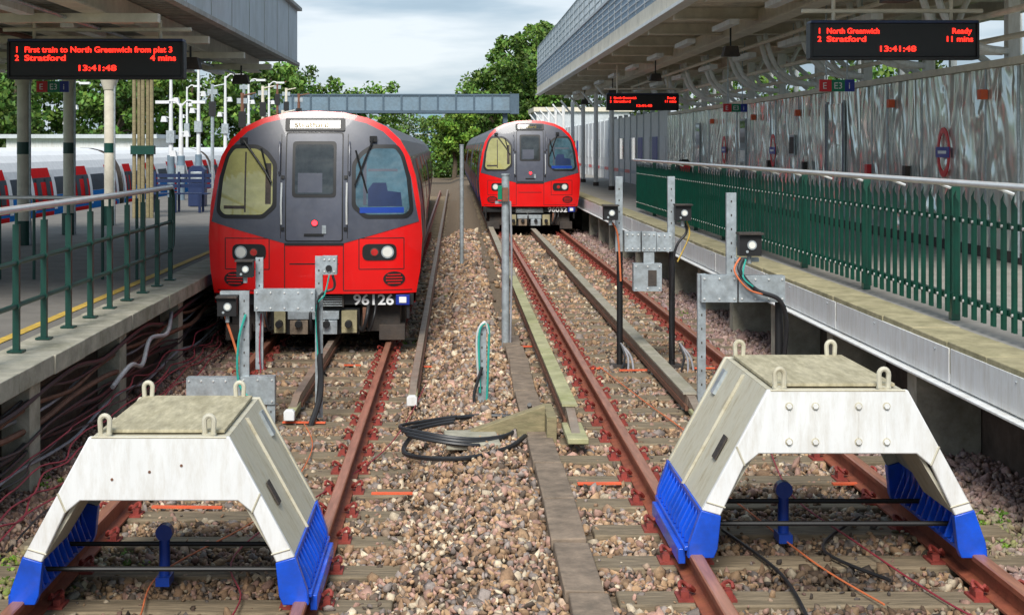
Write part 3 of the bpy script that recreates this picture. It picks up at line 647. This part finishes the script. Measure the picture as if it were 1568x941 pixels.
def side_train(X,Y0,Y1,Z):
    r=root('side_standing_train',(X,Y0,Z)); m=MB()
    full=[(1.25,.4)]+OUT+[(-1.25,.4)]; n=len(full); y=Y0
    def sb(ya,yb,za,zb,k,o):
        zs=[za+(zb-za)*t/4 for t in range(5)]; vs=[]
        for z in zs: vs+=[(X+hw(z)+o,ya,Z+z),(X+hw(z)+o,yb,Z+z)]
        m.add(vs,[(2*i,2*i+1,2*i+3,2*i+2) for i in range(4)],k)
    while y<Y1:
        A=[(X+a,y,Z+b_) for a,b_ in full]; B=[(X+a,y+16,Z+b_) for a,b_ in full]
        for i in range(n):
            j=(i+1)%n; m.add([A[i],A[j],B[j],B[i]],[(0,1,2,3)],'swhite')
        m.add(A,[tuple(range(n))],'dark'); m.add(B,[tuple(range(n))],'dark')
        sb(y+.05,y+15.9,.65,1.15,'trblue',.006); sb(y+.05,y+15.9,1.16,1.66,'sblue',.008); sb(y+.05,y+15.9,1.67,2.12,'sglass',.009)
        for d in(.055,.27,.5,.73,.945):
            c=y+16*d; w=.8 if d in(.27,.5,.73) else .5
            sb(c-w,c+w,.7,2.36,'sred',.018)
            for q in(-w*.5,w*.5): sb(c+q-.18,c+q+.18,1.55,2.1,'sglass',.024)
            sb(c-w-.3,c-w-.02,1.3,2.2,'swhite',.016); sb(c+w+.02,c+w+.3,1.3,2.2,'swhite',.016)
        y+=16.6
    m.build('body',r); return r
side_train(-11.6,28,95,-.72)

# ------------------------------------------------------------------ buffer stops
def buffer(x,z,Yf=7.66,Yb=8.9,bolts=True):
    r=root('buffer_stop',(x,Yf,z)); T=lambda P:[(x+a,z+b_) for a,b_ in P]
    m=MB()
    arch=[(-.725,.235),(-.375,.875),(.375,.875),(.725,.235),(.625,.205),(.50,.47),(.42,.535),(-.42,.535),(-.50,.47),(-.625,.205)]
    def archprism(y0,y1,k):
        n=len(arch); P=T(arch); m.add([(a,y0,b_) for a,b_ in P]+[(a,y1,b_) for a,b_ in P],[tuple(range(n)),tuple(range(2*n-1,n-1,-1))]+[(i,i+n,(i+1)%n+n,(i+1)%n) for i in range(n)],k)
    archprism(Yf,Yf+.035,'white'); archprism(Yb-.035,Yb,'dwhite'); m.build('end_frames',r,bevel=.007)
    m=MB()
    for s in(-1,1): m.tube([(x+s*.54,Yf-.001,z+.575),(x+s*.497,Yf-.001,z+.475)],.006,'dwhite',6); m.tube([(x+s*.70,Yf-.001,z+.28),(x+s*.60,Yf-.001,z+.25)],.005,'dwhite',6)
    m.tube([(x-.36,Yf+.004,z+.872),(x+.36,Yf+.004,z+.872)],.007,'dwhite',6)
    m.prism(T([(-.365,.868),(.365,.868),(.36,.85),(-.36,.85)]),Yf+.036,Yb-.036,'dwhite')
    for s in(-1,1):
        P=[(s*.366,.866),(s*.716,.232),(s*.70,.222),(s*.352,.852)]; m.prism(T(P),Yf+.036,Yb-.036,'dwhite')
        P=[(s*.42,.55),(s*.62,.215),(s*.635,.225),(s*.435,.56)]; m.prism(T(P),Yf+.036,Yf+.5,'dwhite')
        for yy in(Yf+.62,): 
            P=[(s*.39,.86),(s*.735,.235),(s*.72,.23),(s*.37,.86)]; m.prism(T(P),yy,yy+.015,'dwhite')
        c=Vector((x+s*.575,Yf+.30,z+.51)); ang=math.atan2(.634,.35)
        m.cbox(c,(.14,.09,.008),'dark',Matrix.Rotation(s*ang,3,'Y'))
        m.cbox(Vector((x+s*.44,Yf+1.05,z+.75)),(.16,.08,.02),'steel',Matrix.Rotation(s*ang,3,'Y'))
    m.prism(T([(-.42,.535),(.42,.535),(.42,.548),(-.42,.548)]),Yf+.036,Yb-.036,'dark')
    m.build('hood',r)
    m=MB(); m.box((x-.335,Yf+.10,z+.877),(x+.335,Yb-.07,z+.895),'ply'); m.build('plywood_deck',r,bevel=.003)
    m=MB()
    for ex in(-.30,.26):
        for ey in(Yf+.05,Yb-.1):
            p=[(x+ex-.022,ey,z+.88)]+[(x+ex-.026*math.cos(t),ey,z+.95+.03*math.sin(t)) for t in np.linspace(0,math.pi,9)]+[(x+ex+.022,ey,z+.88)]
            m.tube(p,.014,'dwhite',8); m.tube([(x+ex,ey,z+.876),(x+ex,ey,z+.885)],.04,'dwhite',12)
    if bolts:
        for bx in(-.26,-.12,.11,.26):
            for bz in(.79,.60): m.tube([(x+bx,Yf+.001,z+bz),(x+bx,Yf-.014,z+bz)],.015,'white',6); m.tube([(x+bx,Yf+.001,z+bz),(x+bx,Yf-.003,z+bz)],.021,'dwhite',12)
            m.box((x+bx-.003,Yf-.004,z+.625),(x+bx+.003,Yf-.0005,z+.765),'white')
    else:
        for bx in(-.25,-.05,.12): m.tube([(x+bx,Yf+.001,z+.70+bx*.2),(x+bx,Yf-.004,z+.70+bx*.2)],.008,'brown',6)
    m.build('lifting_eyes_and_bolts',r)
    m=MB()
    for s in(-1,1):
        P=[(s*.728,.236),(s*.622,.204),(s*.64,.03),(s*.66,-.02),(s*.80,-.02),(s*.79,.06)]; m.prism(T(P),Yf-.002,Yf+.05,'blue'); m.prism(T(P),Yb-.05,Yb+.01,'blue')
        P=[(s*.728,.234),(s*.708,.228),(s*.70,.01),(s*.72,.01)]; m.prism(T(P),Yf+.051,Yb-.051,'blue')
        m.box((x+min(s*.66,s*.81),Yf+.051,z+.004),(x+max(s*.66,s*.81),Yb-.051,z+.03),'blue')
        yy=Yf+.12
        while yy<Yb-.1:
            P=[(s*.73,.21),(s*.722,.031),(s*.80,.031),(s*.795,.08)]; m.prism(T(P),yy,yy+.018,'blue'); m.tube([(x+s*.775,yy+.05,z+.03),(x+s*.775,yy+.05,z+.055)],.016,'steel',6)
            P=[(s*.705,.21),(s*.699,.031),(s*.64,.031)]; m.prism(T(P),yy,yy+.018,'blue'); yy+=.098
        m.box((x+s*.815-.02,Yf+.1,z-.08),(x+s*.815+.02,Yb-.1,z+.003),'blue')
    m.build('rail_clamps',r,bevel=.005)
    m=MB()
    for yy,zz in((Yf+.25,.10),(Yf+.75,.10)): m.tube([(x-.70,yy,z+zz),(x+.70,yy,z+zz)],.014,'black',8)
    m.tube([(x-.12,Yf+.75,z-.10),(x-.12,Yf+.75,z+.2)],.032,'trblue',10); m.tube([(x-.12,Yf+.72,z+.17),(x-.12,Yf+.78,z+.17)],.05,'trblue',14); m.box((x-.16,Yf+.68,z-.13),(x-.08,Yf+.82,z-.08),'trblue')
    m.build('tie_bars',r)
buffer(XL,ZL,bolts=False); buffer(XR,ZR)

# ------------------------------------------------------------------ lineside equipment
def sensor(m,x,y,z,s=1.):
    m.box((x-.075*s,y-.06,z-.075*s),(x+.075*s,y+.06,z+.07*s),'black'); m.box((x-.085*s,y-.10,z+.071*s),(x+.085*s,y+.06,z+.085*s),'dark')
    m.tube([(x+.01,y-.062,z),(x+.01,y-.07,z)],.033*s,'steel',14); m.tube([(x+.01,y-.07,z),(x+.01,y-.074,z)],.024*s,'lampw',14); m.tube([(x-.03,y-.062,z-.045*s),(x-.03,y-.068,z-.045*s)],.012,'steel',8)
    m.tube([(x,y,z-.075*s),(x,y,z-.13*s)],.02,'steel')
def channel(m,x,y,z0,z1,w=.07,k='steel'):
    m.box((x-w/2,y,z0),(x+w/2,y+.008,z1),k); m.box((x-w/2,y+.0085,z0),(x-w/2+.006,y+.045,z1),k); m.box((x+w/2-.006,y+.0085,z0),(x+w/2,y+.045,z1),k)
    z=z0+.05
    while z<z1-.03: m.box((x-.006,y-.0015,z),(x+.006,y-.0003,z+.02),'dark'); z+=.12
def plate(m,x0,x1,y,z0,z1,k='steel'):
    m.box((x0,y,z0),(x1,y+.12,z1),k); n=max(2,int((x1-x0)/.12))
    for i in range(n+1):
        for z in(z0+.03,z1-.03): m.tube([(x0+.025+(x1-x0-.05)*i/n,y-.001,z),(x0+.025+(x1-x0-.05)*i/n,y-.01,z)],.009,'silver',6)
y=13.45; r=root('train_detector_stand',(-1.6,y,-.4))
UX=lambda u:(u-697)*y/2200
VZ=lambda v:2.17-(v-225)*y/2200
m=MB()
channel(m,UX(397),y,VZ(565),VZ(394)); channel(m,UX(488),y+.02,VZ(640),VZ(392)); channel(m,UX(377),y-.13,VZ(625),VZ(443),.09); channel(m,UX(418),y-.15,VZ(655),VZ(572),.075)
plate(m,UX(392),UX(484),y-.13,VZ(474),VZ(441)); plate(m,UX(290),UX(372),y-.16,VZ(618),VZ(574)); plate(m,UX(372.5),UX(424),y-.17,VZ(614),VZ(572))
m.box((UX(340),y-.12,VZ(449)),(UX(378),y-.04,VZ(444)),'steel'); channel(m,UX(300),y-.1,-.5,VZ(600),.06)
sensor(m,UX(352),y-.14,VZ(466),1.15); sensor(m,UX(378),y-.1,VZ(410),1.); 
plate(m,UX(493),UX(516),y-.03,VZ(420),VZ(392),'steel'); m.tube([(UX(504),y-.035,VZ(410)),(UX(504),y-.05,VZ(410))],.03,'black',12)
m.tube(smooth([(UX(380),y-.16,VZ(478)),(UX(370),y-.2,VZ(520)),(UX(372),y-.2,VZ(585)),(UX(408),y-.25,VZ(618)),(UX(415),y-.2,VZ(650))],6),.012,'teal',6)
m.tube(smooth([(UX(510),y-.05,VZ(420)),(UX(512),y-.05,VZ(440)),(UX(488),y-.05,VZ(460)),(UX(490),y-.05,VZ(560)),(UX(484),y-.05,VZ(640))],6),.014,'cable',6)
m.tube(smooth([(UX(505),y-.06,VZ(420)),(UX(498),y-.07,VZ(450)),(UX(485),y-.05,VZ(475)),(UX(490),y-.06,VZ(580))],6),.008,'teal',6)
m.tube(smooth([(UX(400),y-.0,VZ(480)),(UX(398),y-.03,VZ(530)),(UX(400),y-.03,VZ(570))],6),.008,'redwire',6)
m.tube([(UX(348),y-.14,VZ(480)),(UX(360),y-.1,VZ(520)),(UX(372),y-.1,VZ(560))],.012,'orwire',6)
m.tube(smooth([(UX(490),y-.04,VZ(540)),(UX(492),y-.1,VZ(600)),(UX(478),y-.2,VZ(648))],6),.028,'cable',8)
m.build('stand',r,bevel=.003)
y=15.2; r=root('train_detector_stand',(2.0,y,-.15)); m=MB()
for u in(948,1028): channel(m,UX(u),y,VZ(385),VZ(270),.075); m.tube([(UX(u)+.01,y+.03,VZ(560)),(UX(u)+.01,y+.03,VZ(385))],.033,'black',10); m.box((UX(u)-.09,y-.05,-.16),(UX(u)+.1,y+.12,-.13),'dark')
plate(m,UX(955),UX(979),y-.1,VZ(384),VZ(354)); plate(m,UX(981),UX(1003),y-.1,VZ(384),VZ(354)); plate(m,UX(1004),UX(1028),y-.08,VZ(384),VZ(356)); plate(m,UX(968),UX(1011),y-.12,VZ(444),VZ(402)); m.box((UX(984),y-.09,VZ(402)),(UX(1000),y-.05,VZ(384)),'steel'); m.box((UX(990),y-.126,VZ(436)),(UX(1003),y-.121,VZ(412)),'dark')
sensor(m,UX(933),y-.1,VZ(325)); sensor(m,UX(1043),y-.1,VZ(325),1.1)
m.tube(smooth([(UX(1045),y-.05,VZ(338)),(UX(1050),y-.05,VZ(355)),(UX(1032),y-.05,VZ(385)),(UX(1028),y,VZ(470)),(UX(1030),y,VZ(550))],6),.014,'cable'); m.tube(smooth([(UX(935),y-.05,VZ(338)),(UX(945),y-.06,VZ(360)),(UX(950),y-.03,VZ(430))],6),.01,'orwire')
m.tube(smooth([(UX(1050),y-.06,VZ(338)),(UX(1054),y-.06,VZ(360)),(UX(1036),y-.06,VZ(400))],6),.008,'yellow')
for u in(950,1040):
    for i in range(3): m.tube(smooth([(UX(u),y,VZ(525)),(UX(u+5+i*5),y-.1,VZ(545)),(UX(u-4+i*8),y-.3-.1*i,VZ(562+i*4))],5),.011,'gcable' if i else 'cable')
m.build('stand',r,bevel=.003)
y=12.45; r=root('train_detector_stand',(2.4,y,-.15)); m=MB()
channel(m,UX(1120),y,VZ(425),VZ(295),.085); channel(m,UX(1073),y-.05,VZ(640),VZ(418),.07); plate(m,UX(1070),UX(1124),y-.14,VZ(460),VZ(419)); plate(m,UX(1127),UX(1197),y-.13,VZ(460),VZ(420))
m.tube([(UX(1192),y-.02,VZ(565)),(UX(1192),y-.02,VZ(455))],.035,'black',10)
sensor(m,UX(1143),y-.12,VZ(373),1.25); m.box((UX(1124),y-.06,VZ(400)),(UX(1160),y+.02,VZ(394)),'steel')
m.tube(smooth([(UX(1132),y-.16,VZ(395)),(UX(1126),y-.2,VZ(412)),(UX(1150),y-.2,VZ(440)),(UX(1185),y-.2,VZ(455)),(UX(1198),y-.15,VZ(490)),(UX(1196),y-.1,VZ(552))],7),.02,'cable',8)
m.tube(smooth([(UX(1128),y-.16,VZ(392)),(UX(1118),y-.2,VZ(412)),(UX(1140),y-.22,VZ(440)),(UX(1175),y-.2,VZ(448))],7),.009,'orwire',6)
m.tube(smooth([(UX(1136),y-.16,VZ(395)),(UX(1130),y-.22,VZ(420)),(UX(1145),y-.22,VZ(435))],7),.009,'teal',6)
m.build('stand',r,bevel=.003)
def post(name,x,y,z0,z1,rd,head=None):
    r=root(name,(x,y,z0)); m=MB(); m.tube([(x,y,z0),(x,y,z1)],rd,'steel',12); m.tube([(x,y,z1),(x,y,z1+.02)],rd*1.15,'steel',12); m.box((x-.1,y-.1,z0-.02),(x+.1,y+.1,z0+.015),'steel')
    if head: m.box((x-.09,y-.09,z1-.28),(x-.045,y+.03,z1-.12),'signgreen'); m.box((x-.04,y-.09,z1-.3),(x+.03,y-.05,z1-.14),'brown'); m.box((x-.12,y-.02,z1-.33),(x+.06,y+.04,z1-.3),'steel'); m.tube(smooth([(x+.055,y-.03,z1-.3),(x+.07,y-.04,z1-1),(x+.055,y-.03,z0)],5),.012,'gcable')
    m.build('post',r)
post('marker_post',.585,16.7,-.17,1.84,.046,True); post('marker_post',.13,28.4,-.2,2.2,.04)
y=12.9; r=root('cable_riser_post',(.24,y,-.17)); m=MB()
channel(m,UX(738),y,-.17,VZ(500),.075)
m.tube(smooth([(UX(735),y-.03,VZ(600)),(UX(733),y-.04,VZ(520)),(UX(738),y-.04,VZ(497)),(UX(748),y-.03,VZ(500)),(UX(748),y-.03,VZ(540)),(UX(745),y-.03,VZ(620))],7),.011,'teal'); m.tube(smooth([(UX(733),y-.05,VZ(590)),(UX(730),y-.04,VZ(515)),(UX(742),y-.04,VZ(492)),(UX(748),y-.03,VZ(510))],7),.01,'silver')
m.tube(smooth([(UX(738),y-.05,VZ(560)),(UX(726),y-.08,VZ(600)),(UX(728),y-.1,VZ(618))],7),.014,'cable')
m.build('post',r)
r=root('timber_wedge_ramp',(.45,11.6,-.17)); m=MB()
m.add([(.05,11.5,-.2),(.05,11.62,-.2),(.05,11.62,-.13),(.05,11.5,-.13),(.72,11.5,-.2),(.72,11.62,-.2),(.72,11.62,.10),(.72,11.5,.10)],[(0,1,2,3),(4,7,6,5),(0,3,7,4),(1,5,6,2),(3,2,6,7),(0,4,5,1)],'wood')
m.box((.721,11.3,-.2),(.8,11.9,.05),'wood'); m.build('wedge',r,bevel=.006)
r=root('concrete_pad',(.1,11.3,-.17)); m=MB(); m.cbox((.13,11.30,-.13),(.42,.55,.05),'conc',Matrix.Rotation(.05,3,'Z')); m.build('pad',r,bevel=.01)
m=MB()
for i in range(3):
    ps=[(.02+.40*math.cos(t)*(1+.06*i)+.02*math.sin(3*t+i),11.45+.45*math.sin(t)+.05*i,-.105+.014*i+.02*math.sin(2*t)) for t in np.linspace(1.6,2*math.pi-.6+.2*i,24)]
    m.tube(ps,.015,'cable',7)
m.tube(smooth([(.55,11.3,-.10),(.4,10.9,-.11),(.1,10.6,-.12),(-.25,10.7,-.14),(-.4,11.1,-.17),(-.3,11.8,-.15),(-.1,12.1,-.13),(.2,12.3,-.13),(.6,12.2,-.11),(.62,12,.02)],6),.019,'cable',7)
m.build('cable_coil')
m=MB()
for (xc,yc,w,zg) in((.987,9.84,.30,-.143),(2.83,9.84,.5,-.143),(.79,16.6,.2,-.143),(1.414,14.96,.25,-.143),(1.943,14.84,.5,-.143),(2.64,14.97,.3,-.143),(-.46,10.46,.3,-.36),(-1.4,13.31,.4,-.39),(-1.9,10.18,.5,-.39),(-.26,16.5,.2,-.36),(-1.2,16.8,.2,-.39)):
    m.cbox((xc,yc,zg+.012),(w,.045,.012),'orange',Matrix.Rotation(random.uniform(-.06,.06),3,'Z'))
m.build('orange_marker_strips')
m=MB()
def wire(pts,k='orwire',r_=.0055): m.tube(smooth([(a,b_,c) for a,b_,c in pts],8),r_,k,6)
wire([(2.15,7.2,-.12),(2.0,7.9,-.13),(1.85,8.9,-.11),(1.75,9.8,-.1),(1.9,11,-.12),(1.7,13,-.12),(1.5,15,-.12)]); wire([(2.65,6.8,-.12),(2.5,7.2,-.13),(2.3,8.3,-.1),(2.2,9.4,-.1),(2.4,11,-.12)],'redwire')
wire([(-1.9,6.9,-.38),(-1.7,7.6,-.36),(-1.75,8.6,-.37),(-1.3,10,-.36),(-1.2,12,-.37),(-1.4,13.3,-.38)]); wire([(-1.3,7.0,-.38),(-1.2,8,-.36),(-1.35,9.2,-.37),(-.6,12,-.37),(-.3,15,-.3)],'redwire')
wire([(1.7,6.8,-.12),(1.75,7.7,-.12),(1.6,8.6,-.12)],'cable',.01); wire([(2.3,7.6,-.12),(2.1,8.2,-.12),(2.5,8.9,-.12)],'cable',.01)
m.build('loose_bond_wires')

# ------------------------------------------------------------------ platform furniture
r=root('platform_bench',(-6.9,35.6,.55)); m=MB()
for i in range(4): m.box((-7.7,35.4+i*.12,1.0),(-6.1,35.49+i*.12,1.03),'navy')
for i in range(3): m.box((-7.7,35.92,1.15+i*.13),(-6.1,35.96,1.24+i*.13),'navy')
for x_ in(-7.5,-6.9,-6.3): m.box((x_-.03,35.4,.55),(x_+.03,35.46,.999),'navy'); m.box((x_-.03,35.88,.55),(x_+.03,35.915,1.55),'navy')
m.build('bench',r)
r=root('help_point_cabinet',(-7,39,.55)); m=MB(); m.prism([(-7.25,.56),(-6.8,.56),(-6.8,1.55),(-6.9,1.66),(-7.15,1.66),(-7.25,1.55)],39,39.4,'navy'); m.box((-7.18,38.98,1.2),(-6.87,38.999,1.5),'steel'); m.build('cabinet',r,bevel=.01)
r=root('litter_bin',(-8.8,20.5,.55)); m=MB(); m.box((-9.0,21,.56),(-8.4,21.5,1.6),'brown'); m.prism([(-9.02,1.6),(-8.38,1.6),(-8.5,1.8),(-8.9,1.8)],20.98,21.52,'dark'); m.build('bin',r)
def lamp(x,y,z0,h,k='trwhite',double=True):
    r=root('platform_lamp_post',(x,y,z0)); m=MB(); m.tube([(x,y,z0),(x,y,z0+1.6)],.12,'bridge',10); m.tube([(x,y,z0+1.6),(x,y,z0+h)],.08,k,10,.045)
    for s in((-1,1) if double else(1,)):
        m.tube(smooth([(x,y,z0+h-.1),(x+s*.2,y,z0+h+.08),(x+s*.4,y,z0+h+.06)],4),.03,k,6); m.cbox((x+s*.55,y,z0+h+.04),(.42,.22,.09),k)
    for dz,sx in((-.9,1),(-1.5,-1)):
        m.tube([(x,y,z0+h+dz),(x+sx*.2,y-.1,z0+h+dz+.05)],.02,k,5); m.prism([(x+sx*.2-.10,z0+h+dz-.12),(x+sx*.2+.10,z0+h+dz-.12),(x+sx*.2+.06,z0+h+dz+.06),(x+sx*.2-.06,z0+h+dz+.06)],y-.2,y+.02,k)
    m.box((x-.13,y-.14,z0+h-2.3),(x+.13,y+.1,z0+h-1.9),'steel'); m.build('lamp',r)
for x_,y_,h_ in((-9.2,46.5,4.3),(-9.2,51.5,4.7),(-9.2,57.5,4.7),(-9.2,64,4.8),(-9.2,71,5.0),(-15.5,58,4.4),(-17,50,3.4),(-14,75,5),(-8.4,44,3.2)): lamp(x_,y_,.3,h_,double=random.random()<.6)
for i,(x_,y_,h_) in enumerate(((-8.0,54,3.9),(-8.3,62,4.5),(-10.0,68,5),(-7.2,60,3.4),(-9.9,80,5.5),(-7.4,68,4.4),(-8.7,74,4.9),(-9.8,58,4.4))):
    r=root('signal_mast',(x_,y_,.3)); m=MB(); k=['brown','cream','steel','cream','brown'][i%5]; m.tube([(x_,y_,.3),(x_,y_,.3+h_)],.07,k,8); m.box((x_-.2,y_-.05,h_-.1),(x_+.2,y_+.1,h_+.1),'steel'); m.box((x_-.13,y_-.1,h_-1),(x_+.13,y_+.1,h_-.4),'black')
    for q in(0,1,2): m.tube([(x_+.12,y_-.1,h_-.92+q*.2),(x_+.16,y_-.3,h_-.9+q*.2)],.01,'black',4)
    m.tube([(x_,y_,h_+.2),(x_+.5,y_,h_+.3)],.03,k,6); m.build('mast',r)
r=root('boundary_wall',(-22,80,0)); m=MB(); m.box((-45,78,-.6),(-10.5,78.3,2.0),'brick'); m.box((-45,77.95,2.001),(-10.5,78.35,2.12),'conc'); m.build('wall',r)
r=root('white_station_hut',(-20,74,0)); m=MB(); m.box((-22.5,72,-.6),(-15.2,77,2.6),'white'); m.box((-22.8,71.7,2.601),(-14.9,77.3,2.8),'fascia')
for i in range(4): m.box((-22+i*1.7,71.96,1.1),(-21+i*1.7,71.999,2.1),'glassD')
m.build('hut',r)
# footbridge
r=root('footbridge',(-4,97,4.5)); m=MB(); y=97
X0,X1=-12.2,3.7
m.box((X0,y,4.5),(X1,y+2.2,4.75),'bridge'); 
for yy in(y,y+2.1):
    m.box((X0,yy-.03,4.62),(X1,yy+.05,5.62),'bridge'); m.box((X0,yy-.10,5.621),(X1,yy+.12,5.74),'bridged'); m.box((X0,yy-.10,4.45),(X1,yy+.1,4.60),'bridged')
x_=X0
while x_<X1+.1: m.box((x_-.06,y-.09,4.601),(x_+.06,y-.031,5.62),'bridged'); x_+=1.225
for x_ in(X0,3.4): m.box((x_-.15,y+.3,-.6),(x_+.15,y+.6,4.5),'bridged'); m.box((x_-.15,y+1.6,-.6),(x_+.15,y+1.9,4.5),'bridged')
m.box((X1+.01,y-.2,4.4),(X1+.6,y+2.4,5.75),'bridged')
m.box((X0-1.6,y-.5,4.45),(X0-.01,y+2.4,5.8),'bridged')
for i in range(5): m.box((X0-1.55+i*.35,y-.52,4.5),(X0-1.5+i*.35,y-.501,5.75),'bridge')
m.build('span',r)
r=root('distant_office_block',(-3,230,0)); m=MB(); m.box((-6.5,230,-.6),(-2.,240,7.6),'glaz'); 
for i in range(6): m.box((-6.6,229.9,.4+i*1.2),(-1.9,229.99,.7+i*1.2),'fascia')
m.build('block',r)
r=root('grey_station_building',(3,75,0)); m=MB(); m.box((5.6,99,.0),(12,106,4.6),'fascia'); m.box((5.4,98.8,4.601),(12.2,106.2,4.9),'cream')
for i in range(4): m.box((6+i*1.4,98.95,1.6),(7+i*1.4,98.998,3.4),'glaz')
m.build('building',r)

# ------------------------------------------------------------------ trees
def leaves(name,clumps,per,leaf,parent=None,base=(.055,.10,.022)):
    c=np.array(clumps); n=len(c)*per; idx=np.repeat(np.arange(len(c)),per)
    d=rng.normal(size=(n,3)); d/=np.linalg.norm(d,axis=1)[:,None]; rad=rng.random(n)**.45
    P=c[idx,:3]+d*rad[:,None]*c[idx,3:4]*np.array([1,1,.8])
    a=rng.normal(size=(n,3)); a/=np.linalg.norm(a,axis=1)[:,None]; b_=np.cross(a,rng.normal(size=(n,3))); b_/=np.linalg.norm(b_,axis=1)[:,None]
    s=leaf*rng.uniform(.6,1.4,(n,1)); V=np.stack([P-a*s,P+b_*s*.6,P+a*s,P-b_*s*.6],1).reshape(-1,3)
    me=bpy.data.meshes.new(name); me.vertices.add(4*n); me.vertices.foreach_set('co',V.reshape(-1)); me.loops.add(4*n); me.loops.foreach_set('vertex_index',np.arange(4*n)); me.polygons.add(n); me.polygons.foreach_set('loop_start',np.arange(0,4*n,4)); me.update(calc_edges=True)
    cc=rng.uniform(.5,1.5,len(c)); col=np.array(base)[None]*cc[idx][:,None]*rng.uniform(.6,1.5,(n,1)); col[:,0]*=rng.uniform(.8,1.4,n)
    c4=np.ones((4*n,4)); c4[:,:3]=np.repeat(col,4,0); ca=me.color_attributes.new('Col','FLOAT_COLOR','POINT'); ca.data.foreach_set('color',c4.reshape(-1))
    me.materials.append(M['leaf']); ob=bpy.data.objects.new(name,me); COL.objects.link(ob); par(ob,parent); return ob
GB=(.080,.165,.028)
def tree(x,y,h,rx,z0=-.6,n=38,per=150,leaf=.16,base=GB):
    r=root('broadleaf_tree',(x,y,z0)); m=MB(); cz=z0+h*.60; rz=h*.40; cl=[]
    m.tube(smooth([(x,y,z0),(x+.1,y,z0+h*.25),(x-.1,y+.1,z0+h*.5),(x+.1,y,z0+h*.8)],4),.035*h,'bark',8,.008*h)
    for i in range(n):
        d=Vector((random.gauss(0,1),random.gauss(0,1),random.gauss(0,1))).normalized()*random.random()**.4
        px=(x+d.x*rx,y+d.y*rx,cz+d.z*rz); cl.append((*px,rx*random.uniform(.18,.34)))
        if i%3==0: m.tube(smooth([(x,y,z0+h*random.uniform(.25,.55)),((x+px[0])/2,(y+px[1])/2,(cz-.1*h+px[2])/2),px],3),.011*h,'bark',5,.003*h)
    m.build('trunk_and_limbs',r); leaves('crown',cl,per,leaf,r,base)
def mass(xs_,y,tops,zb=-.5,step=1.0,leaf=.17,per=110,base=GB,dy=3):
    cl=[]
    x=xs_[0]
    while x<xs_[1]:
        t=np.interp(x,np.linspace(xs_[0],xs_[1],len(tops)),tops)+random.uniform(-.6,.6); z=zb
        while z<t: cl.append((x+random.uniform(-.6,.6),y+random.uniform(-dy,dy)*.6,z+random.uniform(-.3,.3),random.uniform(.6,1.1))); z+=random.uniform(.8,1.3)
        x+=step*.8
    leaves('distant_trees',cl,per,leaf,None,base)
mass((-34,-11),88,[7.5,7,7.8,7.2,8,7.4,6.8,7.2,7.8]); mass((-16,-4.5),118,[8.5,8.2,9,8.4,7.8,8.2,7.6,7.2,6.8,6.0],base=(.09,.18,.03))
mass((-1.2,9),122,[5.5,7,7.8,8.2,8.8,9.4,9.8,10.4,10.4],base=(.09,.18,.03)); mass((9,30),125,[10,9,8,9,8],step=1.3)
mass((-60,-30),95,[7,8,7,8],step=1.4); mass((-8,1),170,[7,6,5,5.5,6],base=(.10,.18,.045))
tree(6.0,128,13.3,3.2,leaf=.2,n=64,base=(.075,.15,.025)); tree(3.2,124,9.9,2.6,leaf=.18,n=50); tree(-.1,112,6.4,1.8,leaf=.15,base=(.12,.23,.03)); tree(1.5,118,8,2.0,leaf=.16); tree(-13.4,104,9.8,3.2,leaf=.18,n=50); tree(8.4,133,15,3.4,leaf=.2,n=60,base=(.075,.15,.025))
tree(-20,84,8.6,3.0); tree(-24.5,80,8.4,3.2); tree(-16.5,90,9.0,2.8,base=(.10,.18,.03))
mass((13,34),62,[5,6.5,5.5,6.5,6],step=1.4)
cl=[]
for cx,cy,sx,n_ in((-2.75,8.9,.35,26),(-2.9,10.8,.2,8),(3.2,8.8,.25,18),(3.3,11.5,.2,8),(-.55,19,.1,6),(3.1,20,.2,8),(-.1,24,.15,10),(.2,33,.2,12)):
    for i in range(n_): xx=cx+random.gauss(0,sx); cl.append((xx,cy+random.gauss(0,sx*1.3),gz(xx)+.015,random.uniform(.02,.05)))
leaves('trackside_weeds',cl,26,.014,None,(.12,.22,.03))
print('stones',K)
